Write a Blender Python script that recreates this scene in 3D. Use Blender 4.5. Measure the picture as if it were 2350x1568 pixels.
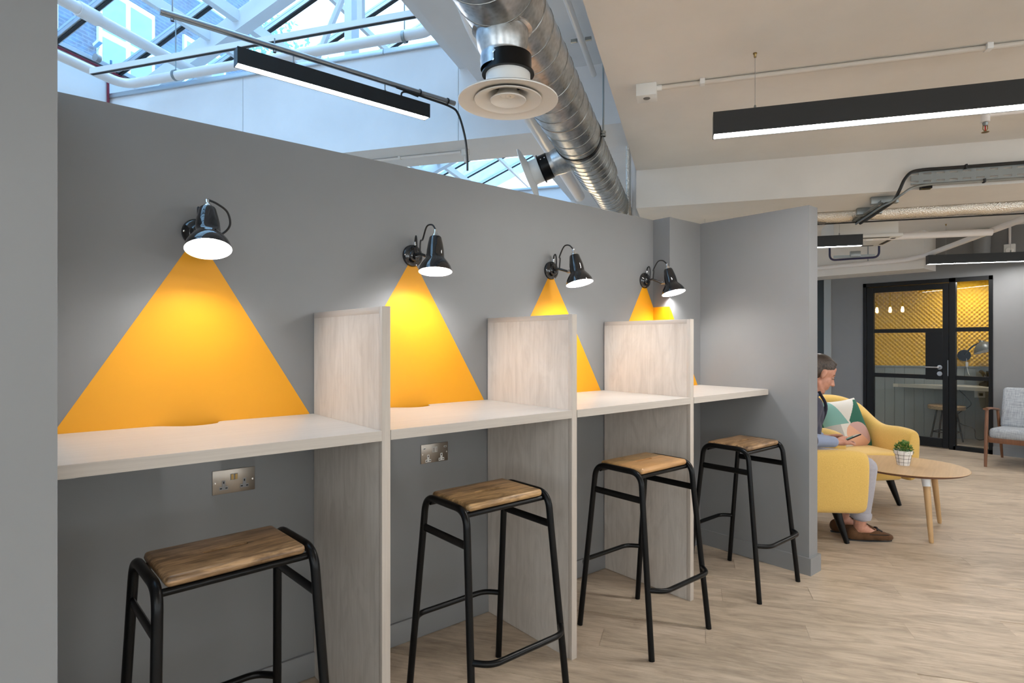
import bpy, bmesh, math, random
from mathutils import Vector, Matrix, Euler, Quaternion

random.seed(7)
for o in list(bpy.data.objects): bpy.data.objects.remove(o, do_unlink=True)
SC = bpy.context.scene
COL = SC.collection
PI = math.pi
R = math.radians
H = 1.30                       # eye height
YAW = R(50.23)                 # view direction, measured from the desk wall
BLD = R(33.3)                  # the building's grid, measured from the desk wall
TB = BLD - PI / 2              # rotation of the building frame (x = r, y = b)
FW = Vector((math.cos(YAW), math.sin(YAW), 0)); RT = Vector((math.sin(YAW), -math.cos(YAW), 0))

# ------------------------------------------------------------------ camera
cam = bpy.data.cameras.new('camera'); camo = bpy.data.objects.new('camera', cam); COL.objects.link(camo)
camo.location = (0, 0, H); camo.rotation_euler = (PI / 2, 0, YAW - PI / 2)
cam.sensor_width = 36; cam.lens = 1340 / 2350 * 36; cam.shift_y = -1.0 / 2350; cam.clip_start = 0.05; cam.clip_end = 200
SC.camera = camo
# ------------------------------------------------------------------ world, exposure
W = bpy.data.worlds.new('sky'); SC.world = W; W.use_nodes = True
wn = W.node_tree; wn.nodes.clear()
wo = wn.nodes.new('ShaderNodeOutputWorld'); wb = wn.nodes.new('ShaderNodeBackground')
wb.inputs[0].default_value = (0.90, 0.95, 1.0, 1); wb.inputs[1].default_value = 3.8
wn.links.new(wb.outputs[0], wo.inputs[0])
vs = SC.view_settings
vs.view_transform = 'Standard'; vs.look = 'None'; vs.gamma = 1; vs.use_curve_mapping = False; vs.exposure = 0.5
LINEAR_LIGHT = 52.0            # strength of the linear lamps' diffusers
DESK_LIGHT = 360.0             # strength of the bulbs in the desk lamps

# ------------------------------------------------------------------ helpers
def mat(name, color=(.8, .8, .8), rough=.5, metal=0.0, **kw):
    m = bpy.data.materials.new(name); m.use_nodes = True
    b = m.node_tree.nodes['Principled BSDF']
    b.inputs['Base Color'].default_value = (*color, 1); b.inputs['Roughness'].default_value = rough
    b.inputs['Metallic'].default_value = metal
    for k, v in kw.items(): b.inputs[k].default_value = v
    return m
def nn(m, t, **kw):
    n = m.node_tree.nodes.new(t)
    for k, v in kw.items(): setattr(n, k, v)
    return n
def ln(m, a, b): m.node_tree.links.new(a, b)
def pb(m): return m.node_tree.nodes['Principled BSDF']
def coords(m, scale=(1, 1, 1), rnd=False, which='Object', rot=(0, 0, 0)):
    tc = nn(m, 'ShaderNodeTexCoord'); mp = nn(m, 'ShaderNodeMapping')
    mp.inputs['Scale'].default_value = scale; mp.inputs['Rotation'].default_value = rot
    if rnd:
        oi = nn(m, 'ShaderNodeObjectInfo'); ma = nn(m, 'ShaderNodeVectorMath', operation='MULTIPLY_ADD')
        cb = nn(m, 'ShaderNodeCombineXYZ')
        for i in range(3): ln(m, oi.outputs['Random'], cb.inputs[i])
        ln(m, cb.outputs[0], ma.inputs[0]); ma.inputs[1].default_value = (37, 53, 71); ln(m, tc.outputs[which], ma.inputs[2])
        ln(m, ma.outputs[0], mp.inputs[0])
    else: ln(m, tc.outputs[which], mp.inputs[0])
    return mp.outputs[0]
def noise(m, vec, scale=5, detail=4, rough=.55, dist=0):
    n = nn(m, 'ShaderNodeTexNoise'); ln(m, vec, n.inputs['Vector'])
    n.inputs['Scale'].default_value = scale; n.inputs['Detail'].default_value = detail
    n.inputs['Roughness'].default_value = rough; n.inputs['Distortion'].default_value = dist
    return n.outputs['Fac']
def ramp(m, fac, stops):
    r = nn(m, 'ShaderNodeValToRGB'); e = r.color_ramp.elements
    while len(e) < len(stops): e.new(.5)
    for i, (p, c) in enumerate(stops): e[i].position = p; e[i].color = (*c, 1)
    ln(m, fac, r.inputs[0]); return r.outputs[0]
def mixc(m, fac, a, b, mode='MIX'):
    x = nn(m, 'ShaderNodeMix', data_type='RGBA', blend_type=mode)
    for v, s in ((fac, x.inputs[0]), (a, x.inputs[6]), (b, x.inputs[7])):
        if isinstance(v, (int, float)): s.default_value = v
        elif isinstance(v, tuple): s.default_value = (*v, 1)
        else: ln(m, v, s)
    return x.outputs[2]
def bump(m, fac, strength=.2, dist=.002):
    b = nn(m, 'ShaderNodeBump'); b.inputs['Strength'].default_value = strength; b.inputs['Distance'].default_value = dist
    ln(m, fac, b.inputs['Height']); ln(m, b.outputs[0], pb(m).inputs['Normal'])
def base(m, sock): ln(m, sock, pb(m).inputs['Base Color'])

def paint(name, c, rough=.55, var=.04):
    m = mat(name, c, rough); v = coords(m, which='Object')
    f = noise(m, v, 2.2, 5); lo = tuple(x * (1 - var) for x in c); hi = tuple(min(1, x * (1 + var)) for x in c)
    base(m, ramp(m, f, [(.3, lo), (.7, hi)])); bump(m, noise(m, v, 260, 2), .06, .001); return m
def wood(name, light, dark, axis=0, fine=60, stretch=26, rough=.45, rnd=True, cath=.35, bumps=.08, contrast=(.35, .68), soft=.55, patch=0, pscale=6):
    m = mat(name, light, rough); s = [fine] * 3; s[axis] = fine / stretch
    v = coords(m, tuple(s), rnd); g = noise(m, v, 1, 6, .65, .4)
    s2 = [4.0] * 3; s2[axis] = .55; v2 = coords(m, tuple(s2), rnd); g2 = noise(m, v2, 1.6, 3, .5, 1.2)
    wv = nn(m, 'ShaderNodeTexWave', wave_type='RINGS'); wv.rings_direction = 'XYZ'[axis]
    s3 = [5.0] * 3; s3[axis] = .5; ln(m, coords(m, tuple(s3), rnd), wv.inputs['Vector'])
    wv.inputs['Scale'].default_value = 2.0; wv.inputs['Distortion'].default_value = 7; wv.inputs['Detail'].default_value = 3; wv.inputs['Detail Scale'].default_value = 1.4
    a = ramp(m, g, [(contrast[0], dark), (contrast[1], light)])
    b = mixc(m, g2, tuple(x * .90 for x in light), tuple(min(1, x * 1.06) for x in light))
    c = mixc(m, soft, a, b); w = ramp(m, wv.outputs['Fac'], [(.0, dark), (.35, light)])
    out = mixc(m, cath, c, mixc(m, .5, c, w))
    if patch:
        s4 = [pscale] * 3; s4[axis] = pscale / 3.2; pn = noise(m, coords(m, tuple(s4), rnd), 1, 5, .62, 1.6)
        out = mixc(m, 1.0, out, ramp(m, pn, [(.32, (1 - patch, 1 - patch * 1.05, 1 - patch * 1.1)), (.56, (1, 1, 1)), (.75, (1 + patch * .25,) * 3)]), 'MULTIPLY')
    base(m, out); bump(m, g, bumps, .001); return m
def emit(name, color, strength):
    m = bpy.data.materials.new(name); m.use_nodes = True; m.node_tree.nodes.clear()
    o = nn(m, 'ShaderNodeOutputMaterial'); e = nn(m, 'ShaderNodeEmission')
    e.inputs[0].default_value = (*color, 1); e.inputs[1].default_value = strength; ln(m, e.outputs[0], o.inputs[0]); return m
def glass(name, tint, refl=.08, rough=.0):
    m = bpy.data.materials.new(name); m.use_nodes = True; m.node_tree.nodes.clear()
    o = nn(m, 'ShaderNodeOutputMaterial'); t = nn(m, 'ShaderNodeBsdfTransparent'); g = nn(m, 'ShaderNodeBsdfGlossy')
    fr = nn(m, 'ShaderNodeLayerWeight'); pw = nn(m, 'ShaderNodeMath', operation='POWER'); ln(m, fr.outputs['Facing'], pw.inputs[0]); pw.inputs[1].default_value = 5
    mx = nn(m, 'ShaderNodeMixShader'); ad = nn(m, 'ShaderNodeMath', operation='MULTIPLY_ADD')
    ln(m, pw.outputs[0], ad.inputs[0]); ad.inputs[1].default_value = .7; ad.inputs[2].default_value = refl
    t.inputs[0].default_value = (*tint, 1); g.inputs[1].default_value = rough
    ln(m, ad.outputs[0], mx.inputs[0]); ln(m, t.outputs[0], mx.inputs[1]); ln(m, g.outputs[0], mx.inputs[2]); ln(m, mx.outputs[0], o.inputs[0]); return m

def tag(o, label=None, cat=None, group=None, kind=None):
    for k, v in (('label', label), ('category', cat), ('group', group), ('kind', kind)):
        if v: o[k] = v
    return o
def empty(name, loc=(0, 0, 0), rz=0, label=None, cat=None, group=None, rot=None):
    o = bpy.data.objects.new(name, None); COL.objects.link(o); o.location = loc
    o.rotation_euler = rot if rot else (0, 0, rz); o.empty_display_size = .05
    return tag(o, label, cat, group)
def link(name, me, m=None, parent=None, loc=None, rot=None, smooth=False):
    o = bpy.data.objects.new(name, me); COL.objects.link(o)
    if parent: o.parent = parent
    if loc: o.location = loc
    if rot: o.rotation_euler = rot
    if m and not me.materials: me.materials.append(m)
    if smooth:
        for p in me.polygons: p.use_smooth = True
    return o
def from_bm(bm, smooth=False):
    me = bpy.data.meshes.new('mesh'); bmesh.ops.recalc_face_normals(bm, faces=bm.faces); bm.to_mesh(me); bm.free()
    if smooth:
        for p in me.polygons: p.use_smooth = True
        try: me.set_sharp_from_angle(angle=R(42))
        except Exception: pass
    return me
def bm_box(bm, x0, x1, y0, y1, z0, z1):
    v = [bm.verts.new((x, y, z)) for z in (z0, z1) for y in (y0, y1) for x in (x0, x1)]
    for f in ((0, 2, 3, 1), (4, 5, 7, 6), (0, 1, 5, 4), (2, 6, 7, 3), (0, 4, 6, 2), (1, 3, 7, 5)): bm.faces.new([v[i] for i in f])
def me_box(x0, x1, y0, y1, z0, z1, bev=0, seg=2):
    bm = bmesh.new(); bm_box(bm, x0, x1, y0, y1, z0, z1)
    if bev: bmesh.ops.bevel(bm, geom=list(bm.edges), offset=bev, segments=seg, affect='EDGES', profile=.5)
    return from_bm(bm, bool(bev))
def box(name, x0, x1, y0, y1, z0, z1, m, parent=None, bev=0, rot=None, loc=None, seg=2):
    return link(name, me_box(min(x0, x1), max(x0, x1), min(y0, y1), max(y0, y1), min(z0, z1), max(z0, z1), bev, seg), m, parent, loc, rot)
def smooth_path(P, n=8, closed=False):
    P = [Vector(p) for p in P]; out = []
    for i in range(len(P) - 1):
        p0 = P[i - 1] if i else P[0] * 2 - P[1]; p1, p2 = P[i], P[i + 1]; p3 = P[i + 2] if i + 2 < len(P) else P[-1] * 2 - P[-2]
        for k in range(n):
            t = k / n
            out.append(.5 * ((2 * p1) + (p2 - p0) * t + (2 * p0 - 5 * p1 + 4 * p2 - p3) * t * t + (3 * p1 - p0 - 3 * p2 + p3) * t ** 3))
    return out + [P[-1]]
def fillet(P, rad, n=6):
    P = [Vector(p) for p in P]; out = [P[0]]
    for i in range(1, len(P) - 1):
        a, b, c = P[i - 1], P[i], P[i + 1]; u = (a - b).normalized(); w = (c - b).normalized()
        d = min(rad, (a - b).length * .49, (c - b).length * .49); s, e = b + u * d, b + w * d
        for k in range(n + 1):
            t = k / n; out.append(s * (1 - t) ** 2 + b * 2 * t * (1 - t) + e * t * t)
    return out + [P[-1]]
def bm_tube(bm, P, rad, n=10, caps=True, flat=None):
    P = [Vector(p) for p in P]; T = []
    for i in range(len(P)):
        d = (P[min(i + 1, len(P) - 1)] - P[max(i - 1, 0)]); T.append(d.normalized() if d.length > 1e-9 else Vector((0, 0, 1)))
    up = Vector((0, 0, 1)) if abs(T[0].z) < .9 else Vector((1, 0, 0)); N = (up - T[0] * up.dot(T[0])).normalized(); rings = []
    for i, p in enumerate(P):
        if i:
            N = N - T[i] * N.dot(T[i]); N.normalize()
        B = T[i].cross(N); r = rad[i] if isinstance(rad, (list, tuple)) else rad
        f = flat or (1, 1)
        rings.append([bm.verts.new(p + (N * math.cos(2 * PI * k / n) * f[0] + B * math.sin(2 * PI * k / n) * f[1]) * r) for k in range(n)])
    for a, b in zip(rings, rings[1:]):
        for k in range(n): bm.faces.new((a[k], a[(k + 1) % n], b[(k + 1) % n], b[k]))
    if caps: bm.faces.new(rings[0][::-1]); bm.faces.new(rings[-1])
def tube(name, P, rad, m, parent=None, n=10, loc=None, rot=None, flat=None):
    bm = bmesh.new(); bm_tube(bm, P, rad, n, True, flat); return link(name, from_bm(bm, True), m, parent, loc, rot)
def bm_lathe(bm, prof, n=32, closed=False):
    rings = [[bm.verts.new((r * math.cos(2 * PI * k / n), r * math.sin(2 * PI * k / n), z)) for k in range(n)] if r > 1e-6 else [bm.verts.new((0, 0, z))] for r, z in prof]
    for a, b in zip(rings, rings[1:]):
        for k in range(n):
            q = (k + 1) % n
            if len(a) == 1 and len(b) == 1: continue
            if len(a) == 1: bm.faces.new((a[0], b[q], b[k]))
            elif len(b) == 1: bm.faces.new((a[k], a[q], b[0]))
            else: bm.faces.new((a[k], a[q], b[q], b[k]))
def lathe(name, prof, m, parent=None, n=32, loc=None, rot=None):
    bm = bmesh.new(); bm_lathe(bm, prof, n); return link(name, from_bm(bm, True), m, parent, loc, rot)
def bm_prism(bm, poly, z0, z1):
    a = [bm.verts.new((x, y, z0)) for x, y in poly]; b = [bm.verts.new((x, y, z1)) for x, y in poly]; n = len(poly)
    for i in range(n): bm.faces.new((a[i], a[(i + 1) % n], b[(i + 1) % n], b[i]))
    bm.faces.new(a[::-1]); bm.faces.new(b)
def prism(name, poly, z0, z1, m, parent=None, loc=None, rot=None, bev=0):
    bm = bmesh.new(); bm_prism(bm, poly, z0, z1)
    if bev: bmesh.ops.bevel(bm, geom=list(bm.edges), offset=bev, segments=2, affect='EDGES', profile=.5)
    return link(name, from_bm(bm, bool(bev)), m, parent, loc, rot)
def baked(me, mods):
    o = bpy.data.objects.new('work', me); COL.objects.link(o)
    for t, kw in mods:
        md = o.modifiers.new('m', t)
        for k, v in kw.items(): setattr(md, k, v)
    dg = bpy.context.evaluated_depsgraph_get(); dg.update()
    out = bpy.data.meshes.new_from_object(o.evaluated_get(dg)); bpy.data.objects.remove(o, do_unlink=True); return out
def bm_ball(bm, c, rad, mtx=None, sub=2):
    r = bmesh.ops.create_icosphere(bm, subdivisions=sub, radius=1)['verts']
    S = Matrix.Diagonal((*rad, 1)) if isinstance(rad, (tuple, list)) else Matrix.Scale(rad, 4)
    M = Matrix.Translation(c) @ (mtx.to_4x4() if mtx else Matrix.Identity(4)) @ S
    bmesh.ops.transform(bm, matrix=M, verts=r)
def bm_caps(bm, p0, r0, p1, r1, step=.4):
    p0, p1 = Vector(p0), Vector(p1); n = max(2, int((p1 - p0).length / (min(r0, r1) * step)))
    for i in range(n + 1):
        t = i / n; bm_ball(bm, p0.lerp(p1, t), r0 + (r1 - r0) * t)
def blob(bm, voxel=.006, smooth=4):
    me = from_bm(bm)
    return baked(me, [('REMESH', dict(mode='VOXEL', voxel_size=voxel, use_smooth_shade=True)), ('SMOOTH', dict(factor=.5, iterations=smooth))])
def fb(r, b, z=0): return Vector((r * math.sin(BLD) + b * math.cos(BLD), -r * math.cos(BLD) + b * math.sin(BLD), z))
BROT = (0, 0, TB)
def struct(o): o['kind'] = 'structure'; return o

# ------------------------------------------------------------------ materials
grey = paint('grey wall paint', (.232, .234, .240), .5)
grey_far = paint('grey lounge paint', (.20, .20, .205), .5)
orange = paint('orange wall paint', (.86, .375, .004), .5, .02)
white = paint('white paint', (.80, .79, .80), .55)
cream = paint('warm white paint', (.79, .755, .71), .6)
conduit_m = mat('cream painted conduit', (.66, .60, .53), .5)
white_steel = mat('white painted steel', (.78, .80, .82), .4)
white_pipe = mat('white enamelled pipe', (.84, .80, .78), .3)
alu = mat('anodised aluminium', (.50, .53, .56), .35, .8)
steel = mat('brushed steel', (.42, .42, .43), .3, 1)
socket_steel = mat('worn brushed plate', (.33, .29, .25), .34, 1)
zinc = mat('grey zinc', (.30, .32, .32), .4, .8)
chrome = mat('chrome', (.8, .8, .8), .08, 1)
black = mat('satin black powder coat', (.0022, .0024, .0028), .28, 0, **{'Specular IOR Level': .22})
black_gloss = mat('glossy black enamel', (.008, .009, .011), .08, 0, **{'Coat Weight': .6, 'Coat Roughness': .03})
black_rubber = mat('black rubber', (.012, .012, .013), .5)
frame_black = mat('black steel frame', (.0045, .005, .006), .4, 0, **{'Specular IOR Level': .25})
housing_black = mat('black lamp housing', (.010, .011, .012), .45)
shade_white = mat('white enamel', (.92, .92, .92), .4)
plastic_white = mat('white plastic', (.80, .79, .76), .35)
plastic_grey = mat('grey plastic', (.30, .30, .31), .4)
dark_slot = mat('dark slot', (.01, .01, .01), .6)
red_cable = mat('dark red cable', (.20, .012, .03), .4)
brass = mat('dull brass', (.35, .24, .10), .35, 1)
glass_roof = glass('blue roof glass', (.66, .84, .97), .02)
def _dirt_haze(m):  # dirt film, with the bluish haze and reflection put into its colour
    nt = m.node_tree; out = [n for n in nt.nodes if n.type == 'OUTPUT_MATERIAL'][0]; src = out.inputs[0].links[0].from_socket
    tl = nn(m, 'ShaderNodeBsdfTranslucent'); tl.inputs[0].default_value = (.16, .42, .80, 1); mx = nn(m, 'ShaderNodeMixShader')
    f = noise(m, coords(m, (2.5, 2.5, 2.5)), 2, 4, .6, 1.0); mr = nn(m, 'ShaderNodeMapRange'); ln(m, f, mr.inputs[0]); mr.inputs[1].default_value = .3; mr.inputs[2].default_value = .75; mr.inputs[3].default_value = .05; mr.inputs[4].default_value = .22
    ln(m, mr.outputs[0], mx.inputs[0]); ln(m, src, mx.inputs[1]); ln(m, tl.outputs[0], mx.inputs[2]); ln(m, mx.outputs[0], out.inputs[0])
_dirt_haze(glass_roof)
glass_door = glass('door glass', (.94, .955, .95), .035)
lam_x = wood('pale ash laminate', (.615, .575, .535), (.46, .425, .385), 0, 95, 30, .36, cath=.15, contrast=(.25, .6))
lam_z = wood('pale ash laminate upright', (.665, .612, .558), (.45, .40, .352), 2, 190, 40, .42, cath=.22, contrast=(.22, .68), soft=.5, patch=.14, pscale=11)
lam_edge = wood('ash edging', (.56, .50, .44), (.40, .35, .31), 2, 110, 30, .45, cath=.1)
lam_edge_y = wood('ash top edging', (.58, .52, .465), (.42, .37, .33), 1, 110, 30, .45, cath=.1)
lam_edge_x = wood('ash front edging', (.56, .51, .455), (.42, .375, .335), 0, 120, 30, .45, cath=.1)
mango_a = wood('brown mango wood', (.43, .265, .135), (.10, .052, .022), 0, 125, 12, .34, cath=.55, contrast=(.38, .58), soft=.08, patch=.6, pscale=17)
mango_b = wood('honey mango wood', (.54, .33, .15), (.17, .09, .03), 0, 115, 11, .34, cath=.55, contrast=(.36, .58), soft=.1, patch=.6, pscale=17)
oak = wood('light oak', (.60, .40, .215), (.43, .27, .13), 0, 60, 16, .4, cath=.3)
oak_leg = wood('light oak leg', (.56, .35, .165), (.40, .235, .10), 2, 60, 14, .4, cath=.2)
walnut = wood('walnut', (.20, .085, .04), (.09, .035, .016), 2, 60, 14, .4, cath=.2)
cork = mat('cork', (.42, .26, .12), .7); base(cork, ramp(cork, noise(cork, coords(cork), 130, 3), [(.35, (.26, .15, .06)), (.65, (.55, .36, .17))]))
floor_w = wood('oak vinyl plank', (.555, .455, .35), (.315, .232, .163), 0, 75, 9, .42, cath=.25, bumps=.05, contrast=(.28, .60), soft=.36, patch=.30, pscale=9)
def _plank_var(m):
    oi = nn(m, 'ShaderNodeObjectInfo'); src = pb(m).inputs['Base Color'].links[0].from_socket
    k = ramp(m, oi.outputs['Random'], [(0, (.90, .89, .87)), (1, (1.06, 1.05, 1.04))]); base(m, mixc(m, 1.0, src, k, 'MULTIPLY'))
_plank_var(floor_w)
# two-tone seat board: darker rear lamella
mango_c = wood('two tone mango wood', (.64, .36, .155), (.42, .22, .08), 0, 40, 9, .32, cath=.4, soft=.3, patch=.2, pscale=12)
def _two(m):
    src = pb(m).inputs['Base Color'].links[0].from_socket; tc = nn(m, 'ShaderNodeTexCoord'); sx = nn(m, 'ShaderNodeSeparateXYZ'); ln(m, tc.outputs['Object'], sx.inputs[0])
    gt = nn(m, 'ShaderNodeMath', operation='GREATER_THAN'); gt.inputs[1].default_value = .012; ln(m, sx.outputs[1], gt.inputs[0])
    d = ramp(m, noise(m, coords(m, (9, 22, 9)), 1.3, 5, .6, .8), [(.3, (.13, .08, .03)), (.7, (.50, .30, .12))])
    base(m, mixc(m, gt.outputs[0], src, d))
_two(mango_c)
def fabric(name, c, c2, sc=260, rough=.9):
    m = mat(name, c, rough); v = coords(m); a = noise(m, v, sc, 2, .6); w = nn(m, 'ShaderNodeTexWave'); ln(m, v, w.inputs[0]); w.inputs['Scale'].default_value = sc * .9; w.inputs['Distortion'].default_value = 3
    base(m, mixc(m, .75, c, ramp(m, a, [(.36, c2), (.62, c)]))); bump(m, a, .35, .0015); pb(m).inputs['Sheen Weight'].default_value = .25; return m
yellow_fab = fabric('mustard wool', (.76, .50, .135), (.56, .33, .065), 430)
def _tweed(m):
    v = coords(m, (1, 1, 1)); a = noise(m, coords(m, (60, 260, 14)), 1, 2); b = noise(m, coords(m, (260, 14, 260)), 1, 2)
    ad = nn(m, 'ShaderNodeMath', operation='ADD'); ln(m, a, ad.inputs[0]); ln(m, b, ad.inputs[1]); md = nn(m, 'ShaderNodeMath', operation='MULTIPLY'); ln(m, ad.outputs[0], md.inputs[0]); md.inputs[1].default_value = .5
    base(m, ramp(m, md.outputs[0], [(.38, (.22, .24, .265)), (.60, (.42, .44, .465))])); bump(m, md.outputs[0], .3, .001)
tweed = mat('light grey tweed', (.4, .42, .44), .9); _tweed(tweed)
slate_cloth = fabric('slate jacket cloth', (.062, .062, .092), (.042, .042, .066), 420); pb(slate_cloth).inputs['Sheen Weight'].default_value = .05
shirt_cloth = fabric('pale blue shirt cloth', (.27, .32, .46), (.20, .25, .38), 500)
chino = fabric('grey chino cloth', (.40, .385, .43), (.31, .30, .34), 420)
suede = fabric('brown suede', (.105, .044, .012), (.06, .023, .007), 300); pb(suede).inputs['Sheen Weight'].default_value = .05
skin = mat('skin', (.56, .27, .18), .5, 0, **{'Subsurface Weight': .08}); 
base(skin, ramp(skin, noise(skin, coords(skin), 45, 4), [(.3, (.49, .22, .145)), (.7, (.60, .30, .205))]))
hair_m = mat('dark brown hair', (.035, .022, .015), .45)
def _hair(m):
    f = noise(m, coords(m, (120, 320, 120)), 1, 3); base(m, ramp(m, f, [(.3, (.018, .012, .009)), (.7, (.085, .055, .038))])); bump(m, f, .6, .003)
_hair(hair_m)
foam_m = paint('yellow acoustic foam', (.86, .50, .03), .85, .03)
foil = mat('crinkled foil', (.82, .77, .69), .2, 1)
def _foil(m):
    v = nn(m, 'ShaderNodeTexVoronoi'); ln(m, coords(m), v.inputs['Vector']); v.inputs['Scale'].default_value = 120
    n = noise(m, coords(m), 40, 6, .7, 1.5); ad = nn(m, 'ShaderNodeMath', operation='ADD'); ln(m, v.outputs['Distance'], ad.inputs[0]); ln(m, n, ad.inputs[1]); bump(m, ad.outputs[0], .8, .0045)
_foil(foil)
galv = mat('galvanised steel', (.62, .64, .65), .3, 1)
def _galv(m):
    v = nn(m, 'ShaderNodeTexVoronoi'); ln(m, coords(m), v.inputs['Vector']); v.inputs['Scale'].default_value = 60
    n = noise(m, coords(m), 9, 5, .6); c = mixc(m, .35, ramp(m, n, [(.3, (.34, .36, .37)), (.7, (.62, .63, .64))]), v.outputs['Distance'], 'SOFT_LIGHT'); base(m, c)
    rr = nn(m, 'ShaderNodeMapRange'); ln(m, n, rr.inputs[0]); rr.inputs[3].default_value = .2; rr.inputs[4].default_value = .42; ln(m, rr.outputs[0], pb(m).inputs['Roughness'])
_galv(galv)
seam_m = mat('dull seam steel', (.32, .32, .31), .4, 1)
brick_m = mat('dark red brick', (.2, .09, .07), .8)
def _brick(m):
    b = nn(m, 'ShaderNodeTexBrick'); ln(m, coords(m, (1, 1, 1), which='Generated'), b.inputs['Vector']); b.inputs['Scale'].default_value = 1
    b.inputs['Color1'].default_value = (.105, .07, .075, 1); b.inputs['Color2'].default_value = (.07, .05, .055, 1); b.inputs['Mortar'].default_value = (.15, .14, .15, 1)
    tc = nn(m, 'ShaderNodeTexCoord'); sx = nn(m, 'ShaderNodeSeparateXYZ'); cb = nn(m, 'ShaderNodeCombineXYZ'); ln(m, tc.outputs['Object'], sx.inputs[0]); ln(m, sx.outputs[1], cb.inputs[0]); ln(m, sx.outputs[2], cb.inputs[1]); ln(m, cb.outputs[0], b.inputs['Vector'])
    b.inputs['Brick Width'].default_value = .225; b.inputs['Row Height'].default_value = .075; b.inputs['Mortar Size'].default_value = .01; base(m, b.outputs['Color'])
_brick(brick_m)
dado_m = paint('grey green board paint', (.27, .285, .27), .5)
shelf_m = wood('pale booth shelf', (.62, .57, .46), (.48, .44, .36), 0, 90, 24, .4, cath=.1)
leaf_m = mat('leaf green', (.10, .24, .035), .5); base(leaf_m, ramp(leaf_m, noise(leaf_m, coords(leaf_m), 60, 2), [(.3, (.035, .13, .02)), (.7, (.17, .33, .06))]))
tree_m = mat('pale tree green', (.25, .40, .22), .7)
lamp_emit = emit('linear diffuser', (1.0, .985, .96), LINEAR_LIGHT)
bulb_emit = emit('lamp bulb', (1.0, .985, .965), DESK_LIGHT)

# ================================================================== STRUCTURE
# ---- floor with separate planks
fl = struct(box('floor', -7, 7, -4, 13, -.15, -.003, floor_w, rot=BROT))
pm = me_box(0, 1.2196, 0, .1516, -.003, 0, .0005, 1); pm.materials.append(floor_w)
cnt = 0
for i in range(46):
    b = 1.58 + i * .152; off = (.668 - 1.22 * 3 + (i * .437) % 1.22)
    for k in range(8):
        r = off + k * 1.22
        wv = b * .9567 - (r + .6) * .2912; uu = ((r + .6) * .9567 + b * .2912) / max(wv, .1)
        if not (-.30 < uu < 1.05): continue
        p = fb(r, b)
        if r * math.sin(BLD) + b * math.cos(BLD) > 8.6 + 0: continue
        if p.y + .6 > 2.9 and p.x < 3.0: continue
        cnt += 1
        if cnt > 299: break
        o = link('plank', pm, None, fl); o.location = (r, b, 0)
# ---- desk wall (partition) with nib walls
YW, YF, ZT = 2.24, 1.67, 2.056
wd = struct(box('wall_desk', -.11, 3.46, YW, YW + .11, 0, ZT, grey))
box('wall_column', 3.012, 3.344, 2.118, YW + .02, 0, ZT, grey, wd)
nl = struct(box('wall_left', -.11, .047, 1.437, YW, 0, ZT, grey))
nr = struct(box('wall_right', 3.343, 3.449, 1.437, YW, 0, ZT, grey))
bb_m = grey
bs = struct(box('baseboard_desk', .061, 3.012, YW - .013, YW, 0, .095, bb_m, bev=.0015))
struct(box('baseboard_column', 2.999, 3.343, 2.105, 2.118, 0, .095, bb_m, bev=.0015))
bm = bmesh.new(); bm_box(bm, 3.330, 3.343, 1.437, 2.105, 0, .095); bm_box(bm, 3.330, 3.462, 1.4225, 1.437, 0, .095); bm_box(bm, 3.449, 3.462, 1.437, 2.35, 0, .095)
struct(link('baseboard_right', from_bm(bm), bb_m))
struct(box('baseboard_left', .047, .060, 1.4225, YW - .013, 0, .095, bb_m, bev=.0015))
# painted orange triangles on the desk wall
LX = (.4525, 1.297, 2.131, 2.924); LZ = 1.672
DIV = (.859, 1.707, 2.548)
DT = .0295
bays = ((.047, DIV[0]), (DIV[0] + DT, DIV[1]), (DIV[1] + DT, DIV[2]), (DIV[2] + DT, 3.343))
def flatpoly(name, pts, m, parent):
    me = bpy.data.meshes.new('mesh'); me.from_pydata(pts, [], [list(range(len(pts)))]); return link(name, me, m, parent)
ypt = YW - .0008
AP = 1.666
def edge_x(ax, z, side, k): return ax + side * (AP - z) * k
KS = .6045
for i in range(3):
    ax = LX[i]; zb = .990; xl = max(bays[i][0] + .001, edge_x(ax, zb, -1, KS)); xr = min(bays[i][1] - .006, edge_x(ax, zb, 1, KS))
    pts = [(ax, ypt, AP), (xl, ypt, AP - (ax - xl) / KS), (xl, ypt, zb), (xr, ypt, zb), (xr, ypt, AP - (xr - ax) / KS)]
    flatpoly('painted_triangle', pts, orange, wd)
ax = LX[3]; zb = .990; xc = 3.0115; zc = AP - (xc - ax) / .5625
xl = bays[3][0] + .001
flatpoly('painted_triangle', [(ax, ypt, AP), (xl, ypt, AP - (ax - xl) / KS), (xl, ypt, zb), (xc, ypt, zb), (xc, ypt, zc)], orange, wd)
flatpoly('painted_band', [(3.0112, YW, zb), (3.0112, 2.118, zb), (3.0112, 2.118, zc), (3.0112, YW, zc)], orange, wd)
flatpoly('painted_band', [(3.0112, 2.1172, zb), (3.328, 2.1172, zb), (3.0112, 2.1172, zc)], orange, wd)

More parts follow.
